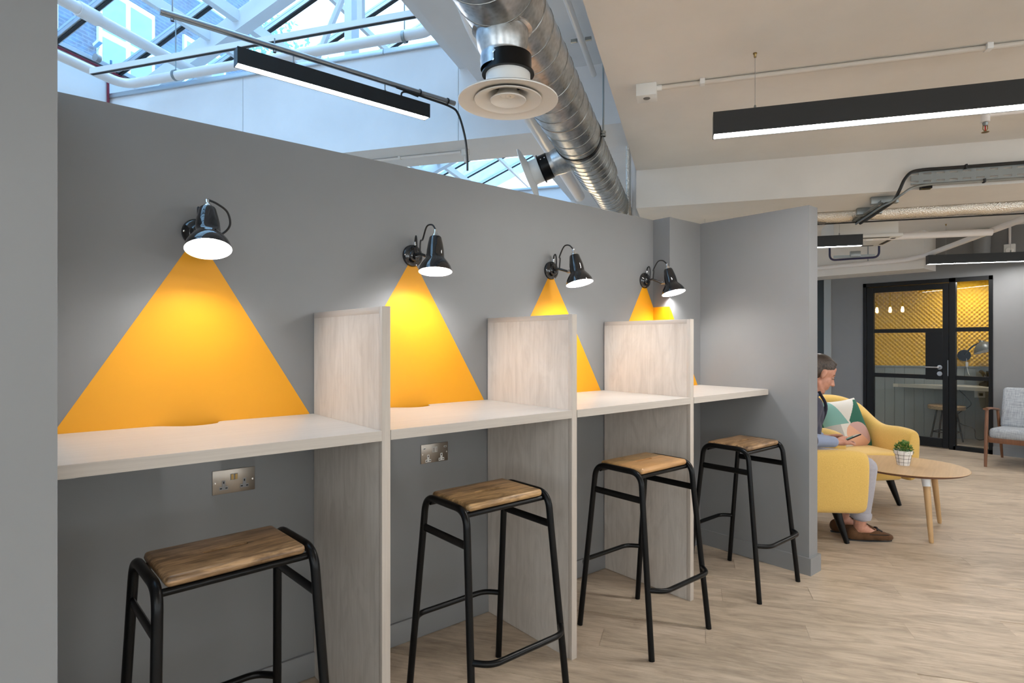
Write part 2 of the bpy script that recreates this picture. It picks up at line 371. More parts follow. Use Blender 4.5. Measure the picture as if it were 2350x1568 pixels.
# ---- warm ceiling, beams, skylight shell (building frame)
ceil = struct(box('ceiling', -.39, 6.5, -3.6, 4.534, 2.6, 3.4, cream, rot=BROT))
struct(box('ceiling_far', -.39, 6.5, 5.098, 12.5, 2.6, 3.4, cream, rot=BROT))
struct(box('ceiling_beam', -.39, 6.5, 4.534, 5.098, 2.314, 3.4, cream, rot=BROT))
struct(box('ceiling_recess', -1.556, -.39, -3.6, 4.194, 3.29, 3.4, white, rot=BROT))
struct(box('wall_ridge', -1.70, -1.556, -3.6, 12.5, 3.40, 5.55, white, rot=BROT))
struct(box('ceiling_recess_far', -1.556, -.39, 4.75, 12.5, 3.29, 3.4, white, rot=BROT))
bw = struct(box('wall_downstand', -5.27, -.39, 4.204, 4.70, 2.85, 3.60, white, rot=BROT))
for r0, r1 in ((-5.27, -3.735), (-3.730, -1.712), (-1.707, -.39)): box('panel', r0, r1, 4.194, 4.204, 2.85, 3.60, white, bw)
box('capping', -5.27, -2.35, 4.17, 4.72, 3.60, 3.64, alu, bw, bev=.003); box('capping', -2.347, -1.556, 4.17, 4.72, 3.60, 3.64, alu, bw, bev=.003)
bw2 = struct(box('wall_downstand_far', -5.27, -.39, 8.6, 9.1, 2.85, 3.60, white, rot=BROT))
box('capping', -5.27, -1.556, 8.57, 9.12, 3.60, 3.64, alu, bw2, bev=.003)
struct(box('wall_side', -5.47, -5.27, -3.6, 12.5, 0, 3.88, white, rot=BROT))
def window_wall(name, horiz, c0, c1, lo, hi, ztop, openings, m, n0):
    # a wall along r (horiz) or b with real window openings, frames and glass
    bm = bmesh.new()
    def slab(a, b, z0, z1):
        if horiz: bm_box(bm, a, b, c0, c1, z0, z1)
        else: bm_box(bm, c0, c1, a, b, z0, z1)
    slab(lo, hi, 0, .85); slab(lo, hi, 2.40, ztop); e = lo
    for a, b in openings: slab(e, a, .85, 2.40); e = b
    slab(e, hi, .85, 2.40); struct(link(name, from_bm(bm), m, rot=BROT))
    for k, (a, b) in enumerate(openings):
        w = empty('window_%d' % (n0 + k), (0, 0, 0), TB); w['kind'] = 'structure'; mid = (c0 + c1) / 2
        def bb_(nm, a_, b_, z0, z1, t, mm): box(nm, *((a_, b_, mid - t, mid + t) if horiz else (mid - t, mid + t, a_, b_)), z0, z1, mm, w)
        for q in range(5): x = a + (b - a - .05) * q / 4; bb_('mullion', x, x + .05, .85, 2.40, .03, white_steel)
        for z in (.85, 1.75, 2.35): bb_('transom', a, b, z, z + .05, .028, white_steel)
        bb_('pane', a, b, .86, 2.39, .003, glass_door)
window_wall('wall_rear', True, -3.8, -3.6, -5.47, 6.5, 5.4, ((-4.6, -1.9), (-.9, 1.8), (2.7, 5.8)), cream, 1)
window_wall('wall_room_right', False, 6.5, 6.7, -3.8, 12.5, 3.4, ((-3.0, -.2), (.6, 3.4), (4.2, 7.0), (7.8, 10.6)), cream, 4)
struct(box('wall_end', -5.47, 6.7, 12.5, 12.7, 0, 5.4, white, rot=BROT))

# ---- glass roof: glazing bars, panes, purlins, rafters
TP = math.tan(R(23.5)); rL, rR = -5.27, -1.556
def zr(r): return 3.90 + (r - rL) * TP
gr = empty('glass_roof', (0, 0, 0), TB); gr['kind'] = 'structure'
step = .607; b0 = 3.676 - 12 * step
def sloped(name, b_0, b_1, t0, t1, m, parent, ra=rL - .1, rb=rR):
    bm = bmesh.new(); V = []
    for r, tt in ((ra, t0), (rb, t0), (rb, t1), (ra, t1)):
        for b in (b_0, b_1): V.append(bm.verts.new((r, b, zr(r) + tt)))
    for f in ((0, 2, 3, 1), (4, 6, 7, 5), (0, 1, 7, 6), (2, 4, 5, 3), (0, 6, 4, 2), (1, 3, 5, 7)): bm.faces.new([V[i] for i in f])
    return link(name, from_bm(bm), m, parent)
for i in range(25):
    b = b0 + i * step
    sloped('glazing_bar', b - .03, b + .03, -.035, .03, alu, gr); sloped('bar_gasket', b - .012, b + .012, -.05, -.035, black_rubber, gr)
    sloped('roof_pane', b + .03, b + step - .03, .0, .006, glass_roof, gr)
for r, wdt, dep, mm in ((-4.36, .05, .09, white_steel), (-4.04, .07, .10, white_steel), (-3.34, .04, .06, white_steel), (-2.4, .05, .09, white_steel)):
    box('purlin', r - wdt / 2, r + wdt / 2, -3.6, 12.5, zr(r) - .06 - dep, zr(r) - .06, mm, gr)
for b in (-.1, 4.51, 9.1): sloped('rafter', b - .06, b + .06, -.24, -.06, white_steel, gr)
for P in (((-4.04, 4.51, zr(-4.04) - .16), (-3.45, 4.51, zr(-3.3) - .2)), ((-4.04, 4.51, zr(-4.04) - .16), (-4.36, 4.51, zr(-4.36) - .2)), ((-2.66, 4.51, zr(-2.66) - .16), (-3.3, 4.51, 3.66))):
    tube('truss_web', P, .028, white_steel, gr, 8)
box('truss_post', -2.82, -2.75, 4.35, 4.47, 3.64, zr(-2.66) - .1, white_steel, gr)
box('eaves_gutter', rL - .02, rL + .03, -3.6, 12.5, 3.875, 3.915, alu, gr)
# brick house beyond the roof
hs = empty('brick_house', fb(-11, 9, 0), TB, 'dark brick house with white sash windows beyond the glass roof', 'building')
box('wall', -3, 0, -12, 3.6, 0, 14, brick_m, hs)
for j, (bc, zc_) in enumerate([(x, z) for z in (4.6, 7.3, 10.2) for x in (-3.9, -1.9, .1, 2.1)]):
    wf = box('window', 0, .06, bc - .62, bc + .62, zc_ - .95, zc_ + .95, white_steel, hs)
    for q in (-1, 1):
        for v in (-1, 1): box('pane', .06, .07, bc + q * .3 - .24, bc + q * .3 + .24, zc_ + v * .45 - .38, zc_ + v * .45 + .38, mat('sash pane', (.25, .33, .4), .1) if j == 0 and q == -1 and v == -1 else bpy.data.materials['sash pane'], wf)
for j in range(9): tube('railing', [(.35, -5 + j * .9, 5.6), (.35, -5 + j * .9, 6.7)], .02, black, hs, 6)
# a tree crown beyond the roof
tr = empty('tree', fb(-13.5, 16.5, 0), 0, 'pale green tree crown beyond the glass roof', 'tree')
bm = bmesh.new()
for i in range(2600):
    d = Vector((random.gauss(0, 1), random.gauss(0, 1), random.gauss(0, 1))).normalized() * random.random() ** .4
    p = Vector((d.x * 2.2, d.y * 2.2, 9.6 + d.z * 2.6)); q = Euler((random.random() * 6, random.random() * 6, 0)).to_matrix(); s = .10
    vv = [bm.verts.new(p + q @ Vector(c) * s) for c in ((-1, 0, 0), (0, -.5, 0), (1, 0, 0), (0, .5, 0))]; bm.faces.new(vv)
lf = link('foliage', from_bm(bm), tree_m, tr); lf['kind'] = 'stuff'
tube('trunk', [(0, 0, 0), (.1, 0, 5), (0, .1, 9.5)], [.25, .18, .08], walnut, tr, 8)

# ---- lounge walls: door wall, bulkhead, booth
XD = 8.52
bm = bmesh.new(); bm_box(bm, XD, XD + .12, -4.2, 1.617, 0, 2.62); bm_box(bm, XD, XD + .12, 2.966, 3.365, 0, 2.62); bm_box(bm, XD, XD + .12, 1.617, 2.966, 2.055, 2.62)
wfar = struct(link('wall_door', from_bm(bm), grey_far))
box('jamb', XD - .02, XD + .14, 3.365, 3.455, 0, 2.62, mat('pale grey jamb', (.33, .35, .35), .45), wfar)
struct(box('wall_corridor', XD + .9, XD + 1.0, 3.2, 6.0, 0, 2.62, mat('dark slate wall', (.075, .085, .088), .5)))
struct(box('baseboard_door', XD - .012, XD, -4.2, 1.617, 0, .09, grey_far))
struct(box('ceiling_bulkhead', 8.06, XD, 2.165, 5.4, 2.15, 2.62, cream))
BB = 9.171
struct(box('wall_booth', 2.0, 4.6, BB, BB + .1, 0, 2.6, dado_m, rot=BROT))
struct(box('ceiling_booth', XD + .12, 10.6, .9, 3.4, 2.30, 2.36, cream))
struct(box('wall_booth_side', XD + .12, 10.6, .85, .95, 0, 2.36, dado_m))
dd = empty('dado_panelling', fb(2.1, BB, 0), TB, 'grey grooved boarding under the yellow foam inside the phone booth', 'panelling')
bme = me_box(0, .1135, -.012, 0, 0, .945, .002, 1); bme.materials.append(dado_m)
for i in range(20): link('board', bme, None, dd, (i * .116, 0, 0))
box('dado_rail', 0, 2.33, -.02, 0, .945, .965, dado_m, dd, bev=.003)
fm = empty('acoustic_foam', fb(2.1, BB, .967), TB, 'yellow egg crate acoustic foam lining the phone booth wall', 'foam')
bm = bmesh.new(); cell = .0285; nx, nz = 80 * 4, 45 * 4; g = []
for j in range(nz + 1):
    row = []
    for i in range(nx + 1):
        x, z = i * cell / 4, j * cell / 4; hgt = .016 + .013 * (math.sin(PI * x / cell * 1.0) * math.sin(PI * z / cell * 1.0))
        row.append(bm.verts.new((x, -hgt - .002, z)))
    g.append(row)
for j in range(nz):
    for i in range(nx): bm.faces.new((g[j][i], g[j][i + 1], g[j + 1][i + 1], g[j + 1][i]))
fo = link('foam_sheet', from_bm(bm, False), foam_m, fm, smooth=True); fo['kind'] = 'stuff'

# ---- glazed door set
dr = empty('door_1', (XD, 0, 0)); dr['kind'] = 'structure'; tag(dr, 'black steel framed glass door with fixed side light in grey wall')
fx0, fx1 = -.015, .05
def bar(name, y0, y1, z0, z1, x0=fx0, x1=fx1, m=frame_black, par=None): return box(name, x0, x1, y0, y1, z0, z1, m, par or dr, bev=.002, seg=1)
bar('frame_post', 2.925, 2.966, 0, 2.055); bar('frame_post', 1.617, 1.655, 0, 2.055); bar('frame_post', 1.965, 2.03, 0, 2.055); bar('frame_head', 1.617, 2.966, 2.005, 2.055); bar('frame_sill', 1.617, 1.99, 0, .05)
for z0, z1 in ((1.412, 1.462), (.838, .886)): bar('side_rail', 1.655, 1.965, z0, z1)
for z0, z1 in ((.05, .838), (.886, 1.412), (1.462, 2.005)): box('side_pane', .01, .016, 1.65, 1.97, z0, z1, glass_door, dr)
dl = box('door_leaf', -.01, .035, 2.84, 2.922, .01, 2.0, frame_black, dr, bev=.002, seg=1); L = dl
for nm, a in (('stile', (2.034, 2.095, .01, 2.0)), ('head_rail', (2.095, 2.84, 1.93, 2.0)), ('bottom_rail', (2.095, 2.84, .01, .12)), ('middle_rail', (2.095, 2.84, 1.405, 1.455)), ('middle_rail', (2.27, 2.84, .835, .885)), ('lock_panel', (2.095, 2.27, .83, 1.405))):
    box(nm, -.01, .035, *a, frame_black, L, bev=.002, seg=1)
for a in ((2.09, 2.845, 1.45, 1.935), (2.265, 2.845, .88, 1.41), (2.09, 2.845, .115, .84)): box('pane', .008, .014, *a, glass_door, L)
hd = empty('lever_handle', (0, 0, 0)); hd.parent = dr
lathe('rose', [(0, 0), (.027, 0), (.027, .008), (0, .010)], steel, hd, 24, (-.012, 2.122, .982), (0, -PI / 2, 0)); lathe('key_rose', [(0, 0), (.027, 0), (.027, .008), (0, .010)], steel, hd, 24, (-.012, 2.122, .905), (0, -PI / 2, 0))
tube('lever', fillet([(-.012, 2.122, .982), (-.06, 2.122, .982), (-.06, 2.255, .982)], .015), .010, steel, hd, 10)
for z in (1.75, 1.05): box('hinge', -.022, -.012, 2.925, 2.94, z, z + .12, frame_black, dr)
box('strike_plate', -.017, -.014, 2.036, 2.042, .88, 1.07, steel, dr)

# ================================================================== DESKS
def worktop(i, x0, x1, notch, label):
    P = [(x0, YF), (x1, YF), (x1, YW - .001)]
    if notch is not None:
        hw, dp = .075, .068
        prof = [(notch + hw + .02, 0), (notch + hw + .004, .006), (notch + hw - .004, .02), (notch + hw - .012, .045), (notch + hw - .035, .06), (notch + .012, dp), (notch - .012, dp), (notch - hw + .03, .058), (notch - hw + .004, .038), (notch - hw - .02, .015), (notch - hw - .05, 0)]
        P += [(x, YW - .001 - d) for x, d in prof]
    P += [(x0, YW - .001)]
    t = empty('worktop', ((x0 + x1) / 2, YF, .986), 0, label, 'worktop', 'desk worktops')
    cx = (x0 + x1) / 2
    bm = bmesh.new(); bm_prism(bm, [(x - cx, y - YF) for x, y in P], 0, .032)
    link('board', from_bm(bm), lam_x, t)
    box('front_edging', x0 - cx, x1 - cx, -.0012, .0004, .0005, .0315, lam_edge_x, t)
    for xx in (x1 - cx - .045, x0 - cx + .02): box('fixing_bracket', xx, xx + .025, .10, .13, -.02, 0, zinc, t)
    return t
wl = ('first pale ash worktop beside the left grey wall', 'second pale ash worktop, above the socket with white plug inserts', 'third pale ash worktop from the left', 'last pale ash worktop, against the right grey end wall')
for i in range(4): worktop(i, bays[i][0] + .0008, bays[i][1] - .0008, LX[i] - (.0 if i else .008), wl[i])
dlab = ('nearest tall ash divider panel, between first and second worktop', 'middle tall ash divider panel, between second and third worktop', 'farthest tall ash divider panel, beside the last worktop')
for i, x in enumerate(DIV):
    t = empty('desk_divider', (x + DT / 2, YF, 0), 0, dlab[i], 'divider', 'desk dividers')
    h = DT / 2; D = YW - YF - .006; ZD = 1.41
    box('panel', -h + .0004, h - .0004, .022, D, 0, ZD - .022, lam_z, t)
    box('front_edging', -h, h, 0, .022, 0, ZD, lam_edge, t, bev=.0012); box('top_edging', -h, h, .022, D, ZD - .022, ZD, lam_edge_y, t, bev=.0012)

# ================================================================== STOOLS
def stool_meshes():
    S = {}
    me = me_box(-.165, .165, -.118, .118, -.027, 0, .0125, 3)
    bm = bmesh.new(); n = 12; pl = [(.046 + .0095 * math.cos(-PI / 2 + PI * k / n), .0095 * math.sin(-PI / 2 + PI * k / n)) for k in range(n + 1)] + [(-.046 + .0095 * math.cos(PI / 2 + PI * k / n), .0095 * math.sin(PI / 2 + PI * k / n)) for k in range(n + 1)]
    bm_prism(bm, pl, -.020, .01); cme = from_bm(bm); co = bpy.data.objects.new('cutter', cme); COL.objects.link(co)
    S['seat'] = baked(me, [('BOOLEAN', dict(object=co, operation='DIFFERENCE', solver='EXACT'))]); bpy.data.objects.remove(co, do_unlink=True)
    for p in S['seat'].polygons: p.use_smooth = True
    try: S['seat'].set_sharp_from_angle(angle=R(42))
    except Exception: pass
    zt = .744; rt = .0125
    def leg_pt(sx, sy, z):
        t = z / zt; return Vector((sx * (.2095 + (.182 - .2095) * t), sy * (.200 + (.125 - .200) * t), z))
    for sx in (-1, 1):
        bm = bmesh.new(); P = [leg_pt(sx, -1, 0), leg_pt(sx, -1, zt), leg_pt(sx, 1, zt), leg_pt(sx, 1, 0)]
        bm_tube(bm, fillet(P, .055, 8), rt, 14); S['side%d' % sx] = from_bm(bm, True)
        bm = bmesh.new(); bm_tube(bm, [leg_pt(sx, -1, .632), leg_pt(sx, 1, .632)], .0125, 10, True, (1.15, .55)); S['str%d' % sx] = from_bm(bm, True)
    for sy in (-1, 1):
        a, b = leg_pt(-1, sy, .275), leg_pt(1, sy, .275); o_ = Vector((0, sy * .055, 0))
        P = [a, a + o_ * .25 + Vector((.012, 0, 0)), a + o_ + Vector((.07, 0, 0)), b + o_ - Vector((.07, 0, 0)), b + o_ * .25 - Vector((.012, 0, 0)), b]
        P = [a + Vector((0, 0, 0)), a + o_ * 1.0 + Vector((.045, 0, 0)), b + o_ * 1.0 - Vector((.045, 0, 0)), b]
        bm = bmesh.new(); bm_tube(bm, fillet(P, .05, 7), .0105, 12); S['foot%d' % sy] = from_bm(bm, True)
        bm = bmesh.new(); bm_tube(bm, [(-.178, sy * .104, .7235), (.178, sy * .104, .7235)], .0095, 10); S['rail%d' % sy] = from_bm(bm, True)
    for k, m_ in S.items():
        if k != 'seat': m_.materials.append(black)
    return S
SM = stool_meshes()
slab = ('bar stool with dark brown wooden seat at the first desk bay, nearest', 'bar stool with honey brown seat in front of the second desk bay', 'bar stool with two-tone light wood seat, third from the left', 'bar stool beside the grey end wall, farthest of the four')
for i, (x, y, a, wm) in enumerate(((.402, 1.652, 3.2, mango_a), (1.287, 1.685, 0, mango_b), (2.163, 1.66, 0, mango_c), (2.998, 1.637, 0, mango_a))):
    t = empty('bar_stool', (x, y, 0), R(a), slab[i], 'stool', 'black framed bar stools')
    sm_ = SM['seat'].copy() if i else SM['seat']; sm_.materials.clear(); sm_.materials.append(wm)
    so = link('seat', sm_, None, t, (0, 0, .760)); 
    for s in (-1, 1):
        link('side_frame', SM['side%d' % s], None, t); link('side_stretcher', SM['str%d' % s], None, t); link('foot_rail', SM['foot%d' % s], None, t); link('seat_rail', SM['rail%d' % s], None, t)

# ================================================================== DESK LAMPS
shade_prof = [(.0690, 0), (.0675, .010), (.0640, .022), (.0575, .034), (.0490, .046), (.0405, .056), (.0372, .062), (.0367, .075), (.0356, .095), (.0325, .115), (.0285, .134), (.0262, .146), (.0235, .151), (0, .152)]
liner_prof = [(.0688, .0005), (.0660, .010), (.0625, .022), (.0560, .033), (.0475, .045), (.0390, .055), (.0357, .062), (.0350, .080), (.0330, .10), (0, .105)]
llab = ('glossy black wall lamp above the first worktop, nearest', 'glossy black wall lamp above the second worktop', 'glossy black wall lamp above the third worktop', 'glossy black wall lamp beside the column, farthest')
rim = (Vector((.449, 2.06, 1.594)), Vector((1.304, 2.063, 1.587)), Vector((2.162, 2.06, 1.593)), Vector((2.962, 2.055, 1.586)))
rolls = (-1, 0, -10.7, -12.8); tilts = (21, 10, 9, 9)
def desk_lamp(i):
    t = empty('wall_lamp', (LX[i], YW, LZ), 0, llab[i], 'lamp', 'black desk wall lamps'); O = Vector((LX[i], YW, LZ))
    pl = lathe('wall_plate', [(0, .0), (.048, 0), (.048, .006), (.0455, .012), (.036, .019), (.026, .022), (.024, .027), (.016, .031), (0, .033)], black_gloss, t, 36, (0, 0, 0), (PI / 2, 0, 0))
    for a in (180, 285): lathe('screw', [(0, 0), (.004, 0), (.004, .003), (0, .005)], chrome, t, 10, (.042 * math.cos(R(a)), -.012, .042 * math.sin(R(a))), (PI / 2, 0, 0))
    lathe('cable_gland', [(.0055, 0), (.0055, .010), (.004, .016), (0, .018)], chrome, t, 14, (.006, -.014, .044))
    # shade, tilted toward the room
    hd_ = Vector((rim[i].x, rim[i].y, 0)).normalized(); hr_ = Vector((hd_.y, -hd_.x, 0)); Q = Quaternion(hd_, R(rolls[i])) @ Quaternion(hr_, -R(tilts[i])); A = rim[i] - O
    up = Q @ Vector((0, 0, 1))
    sh = empty('shade', A); sh.rotation_mode = 'QUATERNION'; sh.rotation_quaternion = Q; sh.parent = t
    lathe('shade_shell', shade_prof, black_gloss, sh, 48); lathe('shade_liner', liner_prof, shade_white, sh, 40)
    lathe('shade_cap', [(.016, .1515), (.0155, .156), (.0125, .164), (.0075, .169), (.0065, .173), (.0065, .184), (.003, .187), (0, .187)], chrome, sh, 18)
    lathe('bulb', [(0, .022), (.011, .024), (.020, .034), (.024, .046), (.021, .060), (.013, .075), (.012, .095), (0, .096)], bulb_emit, sh, 20)
    J = A + up * .078                                  # joint on the back of the shade
    back = Vector((0, .037, 0)); pj = J + (Q @ Vector((0, .038, 0)))
    tube('arm', [Vector((0, -.028, 0)), Vector((0, -.06, .004)), pj + Vector((0, .022, 0))], .0065, black_gloss, t, 12)
    tube('arm_joint', [pj + Vector((0, .03, 0)), pj + Vector((0, -.002, 0))], .0078, steel, t, 12)
    tube('wing_screw', [pj + Vector((-.016, .012, .006)), pj + Vector((.016, .012, .006))], .0035, chrome, t, 8)
    top = A + up * .186
    if i == 0: mid = [top, top + hr_ * .030 + Vector((0, 0, -.012)), top + hr_ * .062 + Vector((0, .01, -.034)), top + hr_ * .072 + Vector((0, .02, -.075)), top + hr_ * .050 + Vector((0, .03, -.105)), pj + hr_ * .012]
    else: mid = [top, top + up * .022 + Vector((-.004, .02, 0)), top + Vector((-.006, .06, .018)), top + Vector((-.004, .095, -.03)), Vector((.0, -.07, .055)), Vector((0, -.065, .006))]
    tube('cable', smooth_path(mid, 8), .0036, black_rubber, t, 8)
    tube('cable', smooth_path([Vector((.006, -.014, .060)), Vector((.004, -.022, .078)), Vector((-.004, -.040, .080)), Vector((-.006, -.048, .055)), Vector((-.004, -.045, .01))], 8), .0036, black_rubber, t, 8)
for i in range(4): desk_lamp(i)

# ================================================================== SOCKETS
def socket(x, z0, label, insert, usb):
    t = empty('wall_socket', (x, YW, z0), 0, label, 'socket', 'double wall sockets')
    w, h = .141, .084
    box('face_plate', 0, w, -.005, 0, 0, h, socket_steel, t, bev=.0012)
    for cx in (.036, .105):
        dz = .0 if not usb else -.010
        bm = bmesh.new(); T = [(-.0055, .042), (.0055, .042), (.0055, .021), (.0145, .021), (.0145, .009), (-.0145, .009), (-.0145, .021), (-.0055, .021)]
        bm_prism(bm, [(a, b) for a, b in T], 0, .0012); ins = link('plug_insert', from_bm(bm), insert, t, (cx, -.005, .005 + dz), (PI / 2, 0, 0))
        for (a, b, sx, sz) in ((0, .035, .002, .0038), (-.009, .015, .0034, .002), (.009, .015, .0034, .002)): box('slot', a - sx, a + sx, b - sz, b + sz, .0008, .0016, dark_slot, ins)
    for k in (-1, 1):
        sw = box('switch_surround', .0705 + k * .0065 - .006, .0705 + k * .0065 + .006, -.0062, -.004, .045, .068, insert, t); box('rocker', .0705 + k * .0065 - .0042, .0705 + k * .0065 + .0042, -.0085, -.006, .047, .066, brass if not usb else chrome, sw)
    for cx in (.008, w - .008): lathe('screw', [(0, 0), (.0032, 0), (.0032, .001), (0, .0014)], chrome, t, 12, (cx, -.005, .04), (PI / 2, 0, 0))
    if usb:
        for cx in (.016, .125): u = box('usb_port', cx - .0065, cx + .0065, -.0064, -.004, .062, .068, insert, t); box('port_slot', cx - .005, cx + .005, -.0070, -.0063, .0635, .0665, dark_slot, u)
socket(.500, .760, 'brushed steel double socket with grey inserts under the first worktop', plastic_grey, False)
socket(1.339, .757, 'steel double socket with white inserts and usb ports under the second worktop', plastic_white, True)

# ================================================================== LINEAR LIGHTS
def linear_light(r0, r1, b, z, label, world=False, h=.10, wd_=.08, wires=True, ztop=2.6):
    Lh = (r1 - r0)
    t = empty('linear_light', (fb(r0, b, z) if not world else (r0, b, z)), (TB if not world else 0), label, 'light', 'black linear ceiling lights')
    bm = bmesh.new(); bm_box(bm, 0, Lh, 0, .006, 0, h); bm_box(bm, 0, Lh, wd_ - .006, wd_, 0, h); bm_box(bm, 0, Lh, .006, wd_ - .006, h - .006, h)
    link('housing', from_bm(bm), housing_black, t)
    for x in (0, Lh - .004): box('end_cap', x, x + .004, .006, wd_ - .006, 0, h - .006, black, t)
    box('diffuser', .004, Lh - .004, .006, wd_ - .006, .0035, .010, lamp_emit, t)
    if wires:
        for x in (.18, Lh - .18):
            tube('suspension_wire', [(x, wd_ / 2, h), (x, wd_ / 2, ztop - z - .005)], .0011, steel, t, 6)
            lathe('wire_grip', [(.004, 0), (.005, .004), (.005, .022), (.002, .026), (0, .026)], zinc, t, 10, (x, wd_ / 2, h))
            lathe('ceiling_anchor', [(0, -.02), (.005, -.02), (.006, -.006), (.009, -.003), (.009, 0), (0, 0)], brass, t, 10, (x, wd_ / 2, ztop - z))
    return t
linear_light(.102, 1.62, 2.801, 2.24, 'long black linear light hanging from the warm white ceiling, nearest')
l2 = linear_light(-.04, 1.48, 5.9, 2.157, 'short visible end of black linear light above the seated man')
tube('feed_cable', smooth_path([(1.0, .04, .10), (1.005, .045, .2), (.99, .03, .44)], 6), .006, black_rubber, l2, 8)
linear_light(2.543, 3.50, 7.57, 2.157, 'black linear light in front of the grey wall above the glass door')
linear_light(3.0, 4.52, 2.801, 2.24, 'added unseen black linear light right of the camera view')  # added lamp out of view, brightens floor and ceiling
linear_light(.102, 1.62, -.9, 2.24, 'added unseen black linear light behind the camera')  # added behind the camera to light the room
linear_light(3.0, 4.52, -.9, 2.24, 'added unseen black linear light at the rear right of the room')  # unseen extra lamp, added for light from the rear right
linear_light(4.7, 6.22, 5.9, 2.157, 'added unseen black linear light at the far right of the lounge')  # extra lamp outside the view, added as fill
linear_light(3.0, 4.52, 5.6, 2.157, 'added unseen black linear light right of the armchairs')  # added out of frame to brighten the lounge
ll = linear_light(.872, 2.076, 3.35, 2.794, 'black linear light slung under the steel tube below the glass roof', True, .0905, .072, False)
for x in (.31, .89):
    tube('hanger', [(x, .036, .09), (x, .036, .153)], .004, steel, ll, 8); lathe('hanger_clip', [(.008, 0), (.008, .02), (0, .022)], steel, ll, 10, (x, .036, .0905))
tube('feed_cable', smooth_path([(1.01, .036, .09), (1.01, .036, .122), (1.04, .03, .136), (1.13, .03, .131)], 6), .006, black_rubber, ll, 8)
t = empty('steel_tube', (.517, 3.386, 2.957), 0, 'slim steel tube carrying a linear light under the glass roof', 'tube')
tube('tube', [(0, 0, 0), (1.78, 0, 0)], .0172, steel, t, 14)
for x, tl in ((.055, 1.25), (.56, .05)):
    tube('hanger_rod', [(x, 0, .01), (x, 0, tl)], .004, steel, t, 8); lathe('hanger_nut', [(.009, -.03), (.009, -.018), (0, -.018)], steel, t, 8, (x, 0, 0))
for x in (1.50, 1.72): lathe('cable_tie', [(.0195, -.004), (.0225, -.004), (.0225, .004), (.021, .004)], black_rubber, t, 14, (x, 0, 0), (0, PI / 2, 0))
c = tube('hanging_cable', smooth_path([(1.83, 3.36, 2.932), (2.04, 3.363, 2.925), (2.245, 3.366, 2.917), (2.315, 3.366, 2.88), (2.37, 3.366, 2.74), (2.387, 3.362, 2.60), (2.388, 3.36, 2.50)], 8), .0075, black_rubber, None, 10)
tag(c, 'black cable hanging loose from the steel tube', 'cable')

# ================================================================== DUCT AND DIFFUSERS
dt = empty('ventilation_duct', fb(-.60, 1.0, 2.44), TB, 'large spiral galvanised ventilation duct running above the desks', 'duct')
def duct_part(name, y0, y1, r, pitch):
    tube(name, [(0, y0, 0), (0, y1, 0)], r, galv, dt, 48)
    bm = bmesh.new(); n = int((y1 - y0) / pitch * 28); bm_tube(bm, [(r * math.cos(2 * PI * k / 28), y0 + (y1 - y0) * k / n, r * math.sin(2 * PI * k / 28)) for k in range(n + 1)], .0032, 5); link('spiral_seam', from_bm(bm, True), seam_m, dt)
duct_part('duct_section', -1.2, 2.22, .132, .125); duct_part('duct_section', 2.25, 3.0, .127, .085); duct_part('duct_section', 3.0, 6.6, .113, .085)
lathe('joint_ring', [(.132, -.02), (.136, -.02), (.136, .012), (.127, .02)], black, dt, 48, (0, 2.23, 0), (PI / 2, 0, 0)); lathe('joint_ring', [(.128, -.02), (.130, -.01), (.130, .01), (.114, .012)], galv, dt, 48, (0, 3.0, 0), (-PI / 2, 0, 0))
for y in (-.4, 2.22, 4.2):
    for s in (1,):
        tube('hanger_rod', [(s * .145, y, -.0), (s * .145, y, .85)], .005, zinc, dt, 8); lathe('rod_nut', [(.014, -.014), (.014, -.004), (.010, 0), (.014, .004), (.014, .014), (0, .014)], zinc, dt, 8, (s * .145, y, 0))
def takeoff(y, dirv, length, r0, r1):
    dv = Vector(dirv).normalized(); q = Vector((0, 0, -1)).rotation_difference(dv)
    e = empty('branch', (0, y, 0)); e.rotation_mode = 'QUATERNION'; e.rotation_quaternion = q; e.parent = dt
    lathe('branch_spigot', [(r0, -.05), (r0 * .99, -.125), (r0 * .95, -.16), (r1, -length + .05), (r1 * .985, -length + .045), (r1 * 1.02, -length + .03), (r1, -length + .02), (r1, -length)], galv, e, 40)
    lathe('saddle_flange', [(r0 * 1.0, -.112), (r0 * 1.14, -.108), (r0 * 1.14, -.104), (r0, -.106)], galv, e, 40)
    return q
def diffuser(pos, q, label, R_=.165, rn=.074):
    t = empty('air_diffuser', pos, 0, label, 'diffuser', 'round white air diffusers'); t.rotation_mode = 'QUATERNION'; t.rotation_quaternion = q
    lathe('collar', [(rn, .070), (rn, .0)], plastic_white, t, 40)
    cl = lathe('clamp_band', [(rn + .001, .125), (rn + .004, .125), (rn + .004, .073), (rn + .013, .070), (rn + .013, .065), (rn, .065)], black, t, 40)
    for z in (.112, .088): lathe('screw', [(0, 0), (.004, 0), (.004, .002), (0, .003)], chrome, cl, 10, ((rn + .004) * math.cos(R(250)), (rn + .004) * math.sin(R(250)), z), (PI / 2, 0, R(250) + PI / 2))
    lathe('outer_cone', [(rn - .002, .035), (rn - .002, .012), (rn + .012, -.004), (R_ * .72, -.012), (R_ * .94, -.018), (R_, -.022), (R_ + .001, -.019), (R_ * .95, -.012), (R_ * .7, -.004), (rn + .006, .006)], plastic_white, t, 56)
    lathe('middle_cone', [(.050, .030), (.055, .012), (.075, -.008), (.110, -.020), (.112, -.017), (.078, -.003), (.058, .016), (.053, .030)], plastic_white, t, 48)
    lathe('inner_cone', [(0, .002), (.010, -.006), (.024, -.004), (.032, -.012), (.058, -.021), (.060, -.018), (.040, .0), (.028, .02), (0, .022)], plastic_white, t, 40)
    for a in (0, 120, 240): box('spoke', .0, .072, -.004, .004, .026, .034, dark_slot, t, rot=(0, 0, R(a)))
    return t
DB = Quaternion((0, 0, 1), TB)
